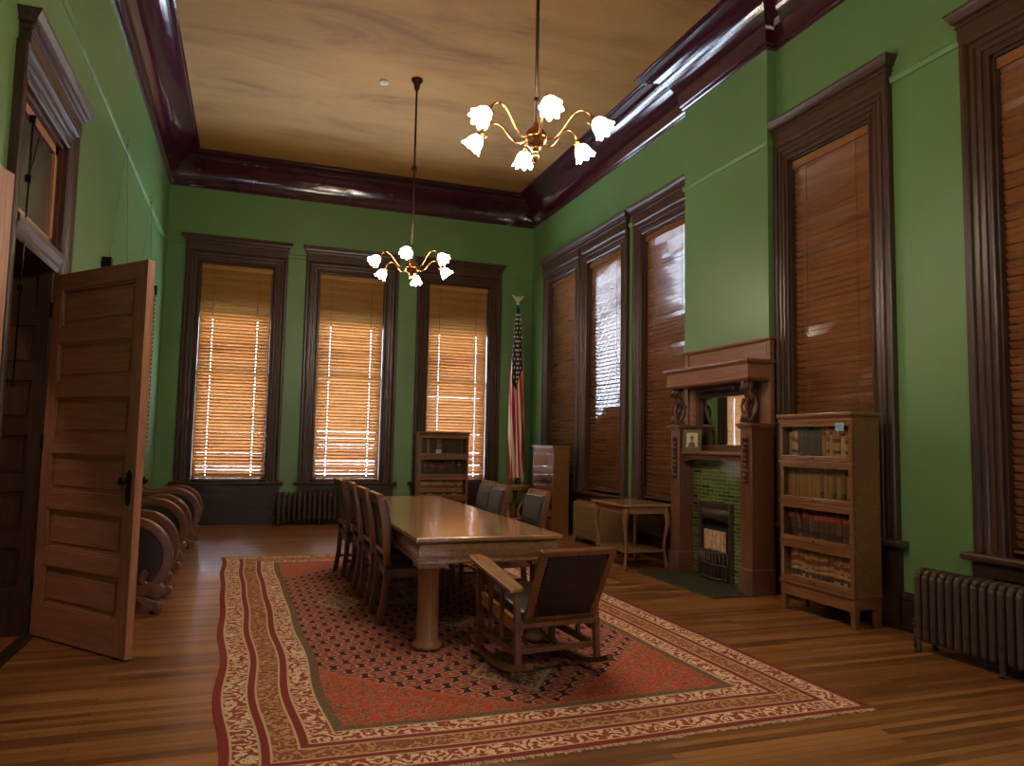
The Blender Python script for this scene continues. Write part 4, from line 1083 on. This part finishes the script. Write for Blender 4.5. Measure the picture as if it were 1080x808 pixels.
# ------------------------------------------------------------------ claw-foot side table
def side_table():
    x0, x1, y0, y1 = 4.02, 4.66, 7.50, 8.33
    o = thing('side_table', 'square oak side table with curved claw-foot legs left of the fireplace', 'table', ((x0+x1)/2, (y0+y1)/2, 0))
    t = MB(); t.rects([(.715, x0+.015, x1-.015, y0+.015, y1-.015), (.722, x0, x1, y0, y1), (.738, x0, x1, y0, y1), (.745, x0+.01, x1-.01, y0+.01, y1-.01)]); t.build('tabletop', 'oak_x', o)
    a = MB(); e = .05
    a.box(x0+e, x1-e, y0+e, y0+e+.02, .635, .715); a.box(x0+e, x1-e, y1-e-.02, y1-e, .635, .715); a.box(x0+e, x0+e+.02, y0+e, y1-e, .635, .715); a.box(x1-e-.02, x1-e, y0+e, y1-e, .635, .715); a.build('apron', 'oak_x', o, bevel=.003)
    for sx, xx in ((-1, x0+.06), (1, x1-.06)):
        for sy, yy in ((-1, y0+.06), (1, y1-.06)):
            l = MB(); pr = [(.0, .715, .034), (.0, .655, .036), (.022, .60, .036), (.026, .54, .030), (.008, .44, .022), (-.012, .34, .017), (-.018, .24, .018), (-.008, .15, .016), (.004, .09, .015), (.010, .06, .022), (.012, .03, .028), (.012, .003, .018)]
            l.tube([(xx+sx*q*.8, yy+sy*q*.8, z) for q, z, r in pr], [r for q, z, r in pr], 12)
            l.build('leg', 'oak_z', o)
    s = MB(); s.rects([(.195, x0+.06, x1-.06, y0+.06, y1-.06), (.215, x0+.055, x1-.055, y0+.055, y1-.055)]); s.build('lower_shelf', 'oak_x', o, bevel=.004)
side_table()
MB_ = MB(); MB_.rects([(.001, 3.33, 3.62, 6.83, 7.42), (.02, 3.325, 3.625, 6.825, 7.425), (.028, 3.335, 3.615, 6.835, 7.415)])
tag(MB_.build('wooden_board', 'oak_x', None), 'flat oak board lying on the bare floor beyond the rocking chair', 'board')

# ------------------------------------------------------------------ pedestal table and flag in the far corner
def pedestal_table():
    c = (4.24, 11.92)
    o = thing('pedestal_table', 'round topped oak table on scrolled legs in front of the flag', 'table', (*c, 0))
    t = MB(); t.lathe([(.0, .712), (.33, .712), (.35, .704), (.35, .69), (.335, .682), (.335, .64), (.325, .63), (.0, .63)], (*c, 0), 36); t.build('tabletop', 'oak_x', o)
    for k in range(4):
        a = R(45+90*k+8); ux, uy = math.cos(a), math.sin(a); l = MB()
        pr = [(.20, .63), (.235, .56), (.23, .47), (.17, .37), (.13, .28), (.145, .19), (.20, .11), (.25, .06), (.26, .02)]
        pts = []
        for i in range(len(pr)-1):
            for q in range(3): w = q/3; pts.append((pr[i][0]*(1-w)+pr[i+1][0]*w, pr[i][1]*(1-w)+pr[i+1][1]*w))
        pts.append(pr[-1])
        l.ribbon([(c[0]+ux*r_, c[1]+uy*r_, z) for r_, z in pts], .07, [.075-.03*math.sin(PI*i/len(pts)) for i in range(len(pts))], side=(-uy, ux, 0)); l.build('scrolled_leg', 'oak_z', o, bevel=.008)
    s = MB(); s.lathe([(0, .13), (.19, .13), (.2, .14), (.2, .15), (.19, .16), (0, .16)], (*c, 0), 28); s.build('lower_shelf', 'oak_x', o)
pedestal_table()
def flag():
    c = Vector((4.50, 12.42, 0))
    o = thing('flag_on_pole', 'furled stars and stripes flag on a tall pole with silver eagle in the corner', 'flag', tuple(c))
    p = MB(); p.tube([c+Vector((0, 0, .05)), c+Vector((-.02, 0, 3.94))], .014, 12); p.build('pole', 'chair_dark', o)
    b = MB(); b.lathe([(.15, 0), (.15, .015), (.12, .035), (.05, .06), (.03, .12), (.022, .14)], tuple(c), 24); b.build('floor_stand', 'brass', o)
    e = MB(); ez = 3.94; ex, ey = c.x-.02, c.y
    e.lathe([(.012, -.03), (.03, -.02), (.03, 0), (.012, .01)], (ex, ey, ez), 12)
    e.tube([(ex, ey, ez+.005), (ex, ey+.01, ez+.04), (ex, ey, ez+.085), (ex, ey-.01, ez+.11), (ex, ey-.025, ez+.125)], [.014, .026, .022, .012, .013], 10)
    for sg in (-1, 1):
        e.ribbon([(ex+sg*.015, ey, ez+.05), (ex+sg*.05, ey, ez+.09), (ex+sg*.09, ey, ez+.135), (ex+sg*.12, ey, ez+.13)], .012, [.05, .05, .035, .01], side=(0, 1, 0))
    e.tube([(ex, ey-.025, ez+.125), (ex, ey-.045, ez+.118)], [.008, .002], 6)
    e.build('eagle_finial', 'silver', o)
    # cloth hanging in folds round the pole
    NA, NZ = 72, 60; me = bpy.data.meshes.new('flag_cloth'); v = []; uv = []; f = []
    zt, zb = 3.86, .76
    def prof(t, a):
        env = .022+.10*min(1, t/.42)**.8+.014*t
        if t > .75: env *= 1-.10*math.sin((t-.75)/.25*PI)
        fold = 1+.26*math.sin(a*5+1.5*t+.8)*min(1, t*4)+.12*math.sin(a*9-2*t)
        return env*fold
    for j in range(NZ+1):
        t = j/NZ
        for i in range(NA+1):
            a = 2*PI*i/NA; r = prof(t, a)
            zz = zt-(zt-zb)*t+(.05*math.sin(a*3) if j == NZ else 0)
            v.append((c.x-.015*(1-t)+.0+r*math.cos(a)*.88, c.y+r*math.sin(a)*.8, zz)); uv.append((i/NA, t))
    n = NA+1
    for j in range(NZ):
        for i in range(NA): f.append((j*n+i, j*n+i+1, (j+1)*n+i+1, (j+1)*n+i))
    me.from_pydata([Vector(p_)-c for p_ in v], [], f); l = me.uv_layers.new(name='u')
    for q in me.polygons:
        q.use_smooth = True
        for li in q.loop_indices:
            u_, w_ = uv[me.loops[li].vertex_index]; l.data[li].uv = (u_, w_)
    me.materials.append(M['flag']); ob = bpy.data.objects.new('cloth', me); C.objects.link(ob); ob.parent = o
    sm = ob.modifiers.new('thick', 'SOLIDIFY'); sm.thickness = .003
    st = MB(); rnd = random.Random(3)
    for j in range(18):
        t = .045+j*.026
        for i in range(7):
            ang = 2*PI*(.70+.085*(i-3)+(.04 if j % 2 else 0)+.01*rnd.random())
            if t+abs(ang/(2*PI)-.66)*.8 > .46: continue
            if t < .15 and i % 2: continue
            r = prof(t, ang)+.006; cx, cy = c.x-.015*(1-t)+r*math.cos(ang)*.88, c.y+r*math.sin(ang)*.8; cz = zt-(zt-zb)*t
            ux = Vector((-math.sin(ang), math.cos(ang), 0)); R_ = .032; st = MB()
            vs = [Vector((cx, cy, cz))+ux*(R_*(1 if k % 2 == 0 else .42)*math.sin(2*PI*k/10+.3))+Vector((0, 0, 1))*(R_*(1 if k % 2 == 0 else .42)*math.cos(2*PI*k/10+.3)) for k in range(10)]
            nrm = Vector((math.cos(ang), math.sin(ang), 0))*.002
            st.add(vs+[q+nrm for q in vs], [list(range(10)), list(range(10, 20))]+[(k, (k+1) % 10, 10+(k+1) % 10, 10+k) for k in range(10)])
            st.build('star', 'star', ob, loc=tuple(c))
flag()

# ------------------------------------------------------------------ chandeliers and ceiling
def chandelier(label, phase, lamp='lamp', lean=0):
    o = thing('chandelier', label, 'chandelier')      # origin at ceiling
    hz = -2.46
    c = MB(); c.lathe([(.075, 0), (.075, -.02), (.06, -.045), (.042, -.06), (.034, -.12), (.02, -.15), (0.012, -.155)], (0, 0, 0), 20); c.build('ceiling_canopy', 'rod', o)
    r = MB(); r.cyl((0, 0, -.15), (0, 0, hz+.05), .013, n=12); r.build('rod', 'rod', o)
    j = MB(); j.lathe([(.013, -1.22), (.03, -1.21), (.036, -1.18), (.03, -1.15), (.013, -1.14)], (0, 0, 0), 14); j.lathe([(0.013, -2.2), (.02, -2.19), (.02, -2.17), (.013, -2.16)], (0, 0, 0), 12); j.build('rod_coupling', 'rod', o)
    h = MB(); h.lathe([(.013, hz+.11), (.018, hz+.10), (.022, hz+.085), (.034, hz+.075), (.055, hz+.058), (.072, hz+.034), (.079, hz+.006), (.083, hz+.002), (.083, hz-.006), (.079, hz-.010), (.070, hz-.036), (.052, hz-.06), (.03, hz-.074), (.034, hz-.085), (.02, hz-.095), (.014, hz-.10), (.024, hz-.12), (.026, hz-.14), (.014, hz-.165), (.006, hz-.175), (.010, hz-.19), (0, hz-.20)], (0, 0, 0), 28); h.build('hub', 'brass', o)
    # arm prototype along +x
    arm = MB(); P = [(.06, -.005), (.10, -.02), (.145, -.015), (.195, .035), (.24, .10), (.29, .145), (.34, .155), (.385, .13), (.41, .09)]
    Q = []
    for i in range(len(P)-1):
        p0, p1, p2, p3 = P[max(i-1, 0)], P[i], P[i+1], P[min(i+2, len(P)-1)]
        for k in range(5):
            t = k/5
            Q.append(tuple(.5*((2*p1[a])+(-p0[a]+p2[a])*t+(2*p0[a]-5*p1[a]+4*p2[a]-p3[a])*t*t+(-p0[a]+3*p1[a]-3*p2[a]+p3[a])*t**3) for a in (0, 1)))
    Q.append(P[-1])
    arm.tube([(x, 0, z) for x, z in Q], .0075, 8)
    A = arm.build('arm', 'brass', o, loc=(0, 0, 0)); A.location = (0, 0, hz)
    so = MB(); ax = Vector((.66, 0, -.75)).normalized(); p0 = Vector((.41, 0, .095))
    so.tube([p0-ax*.012, p0, p0+ax*.012, p0+ax*.03, p0+ax*.045], [.008, .016, .018, .022, .028], 12); so.tube([p0+Vector((-.02, 0, -.01)), p0+Vector((-.035, 0, -.03)), p0+Vector((-.02, 0, -.045))], .003, 6)
    S = so.build('socket', 'brass', A, loc=(0, 0, 0))
    # ruffled glass shade
    sh = MB(); n = 40; prof = [(.026, .035), (.042, .05), (.055, .075), (.059, .10), (.063, .12), (.076, .14)]
    u = Vector((0, 1, 0)); w = ax.cross(u); v = []; f = []
    for k, (r_, d) in enumerate(prof):
        for i in range(n):
            a = 2*PI*i/n; rr = r_*(1+(.10*math.cos(8*a) if k >= 4 else .03*math.cos(8*a))*(k/5)); dd = d+(.010*math.cos(8*a) if k == 5 else 0)
            v.append(p0+ax*dd+(u*math.cos(a)+w*math.sin(a))*rr)
    for k in range(len(prof)-1):
        for i in range(n): f.append((k*n+i, k*n+(i+1) % n, (k+1)*n+(i+1) % n, (k+1)*n+i))
    sh.add(v, f, True); SH = sh.build('glass_shade', lamp, A, loc=(0, 0, 0))
    bu = MB(); bc_ = p0+ax*.09; bu.lathe([(0, -.045), (.02, -.03), (.03, 0), (.02, .03), (0, .04)], tuple(bc_), 14); BU = bu.build('bulb', lamp, A, loc=(0, 0, 0))
    for k in range(1, 6):
        a = A.copy(); C.objects.link(a); a.parent = o; a.rotation_mode = 'ZYX'; a.rotation_euler = (R(lean), 0, R(60*k+phase))
        for ch in (S, SH, BU): d = ch.copy(); C.objects.link(d); d.parent = a
    A.rotation_mode = 'ZYX'; A.rotation_euler = (R(lean), 0, R(phase))
    return o
place(chandelier('nearer brass chandelier with six lit ruffled glass shades', 20), (1.821, 4.745, H))
place(chandelier('farther brass chandelier with six lit shades above the far end of the table', 11, lean=-9), (1.821, 9.024, H))
place(chandelier('third brass chandelier of the row, hanging nearest the wall behind the viewer', 30, 'lamp_fill'), (1.821, .466, H))  # added out of frame to brighten the open door and foreground
sd = MB(); sd.lathe([(0, H-.045), (.02, H-.045), (.03, H-.03), (.052, H-.03), (.06, H-.012), (.06, H)], (1.432, 9.234, 0), 24)
tag(sd.build('smoke_detector', 'white', None), 'small white round smoke detector on the ceiling beside the farther chandelier rod', 'smoke detector')

for ob in bpy.data.objects:
    if '_o' in ob: del ob['_o']

# ------------------------------------------------------------------ daylight outside
wd = bpy.data.worlds.new('world'); bpy.context.scene.world = wd; wd.use_nodes = True
nt = wd.node_tree; nt.nodes.clear()
out = nt.nodes.new('ShaderNodeOutputWorld'); bg = nt.nodes.new('ShaderNodeBackground')
tc = nt.nodes.new('ShaderNodeTexCoord'); sp = nt.nodes.new('ShaderNodeSeparateXYZ'); rp = nt.nodes.new('ShaderNodeValToRGB')
nt.links.new(tc.outputs['Generated'], sp.inputs[0]); ad = nt.nodes.new('ShaderNodeMath'); ad.operation = 'MULTIPLY_ADD'; ad.inputs[1].default_value = .5; ad.inputs[2].default_value = .5
nt.links.new(sp.outputs[2], ad.inputs[0]); nt.links.new(ad.outputs[0], rp.inputs[0])
r = rp.color_ramp; r.elements[0].position = .3; r.elements[0].color = (.62, .78, 1, 1); r.elements[1].position = .5; r.elements[1].color = (.62, .78, 1, 1)
e = r.elements.new(.8); e.color = (.5, .7, 1, 1)
nt.links.new(rp.outputs[0], bg.inputs[0]); bg.inputs[1].default_value = 20.0
nt.links.new(bg.outputs[0], out.inputs[0])

# ------------------------------------------------------------------ camera
cam = bpy.data.cameras.new('camera'); co_ = bpy.data.objects.new('camera', cam); C.objects.link(co_)
Rv, Uv, Fv = Vector((0.94204524, -0.33491756, 0.01951897)), Vector((-0.04537721, -0.06955693, 0.9965454)), Vector((0.33240288, 0.93967657, 0.0807234))
m = Matrix((Rv, Uv, -Fv)).transposed().to_4x4(); m.translation = (0, 0, 1.42); co_.matrix_world = m
cam.sensor_width = 36; cam.lens = 777.6/1080*36; cam.clip_start = .05
sc_ = bpy.context.scene; sc_.camera = co_
vs = sc_.view_settings; vs.view_transform = 'Standard'; vs.look = 'None'; vs.gamma = 1; vs.use_curve_mapping = False; vs.exposure = 0.9
sc_.cycles.use_denoising = True; sc_.cycles.use_adaptive_sampling = False; sc_.cycles.max_bounces = 8; sc_.cycles.caustics_reflective = False; sc_.cycles.caustics_refractive = False
sc_.cycles.sample_clamp_indirect = 6
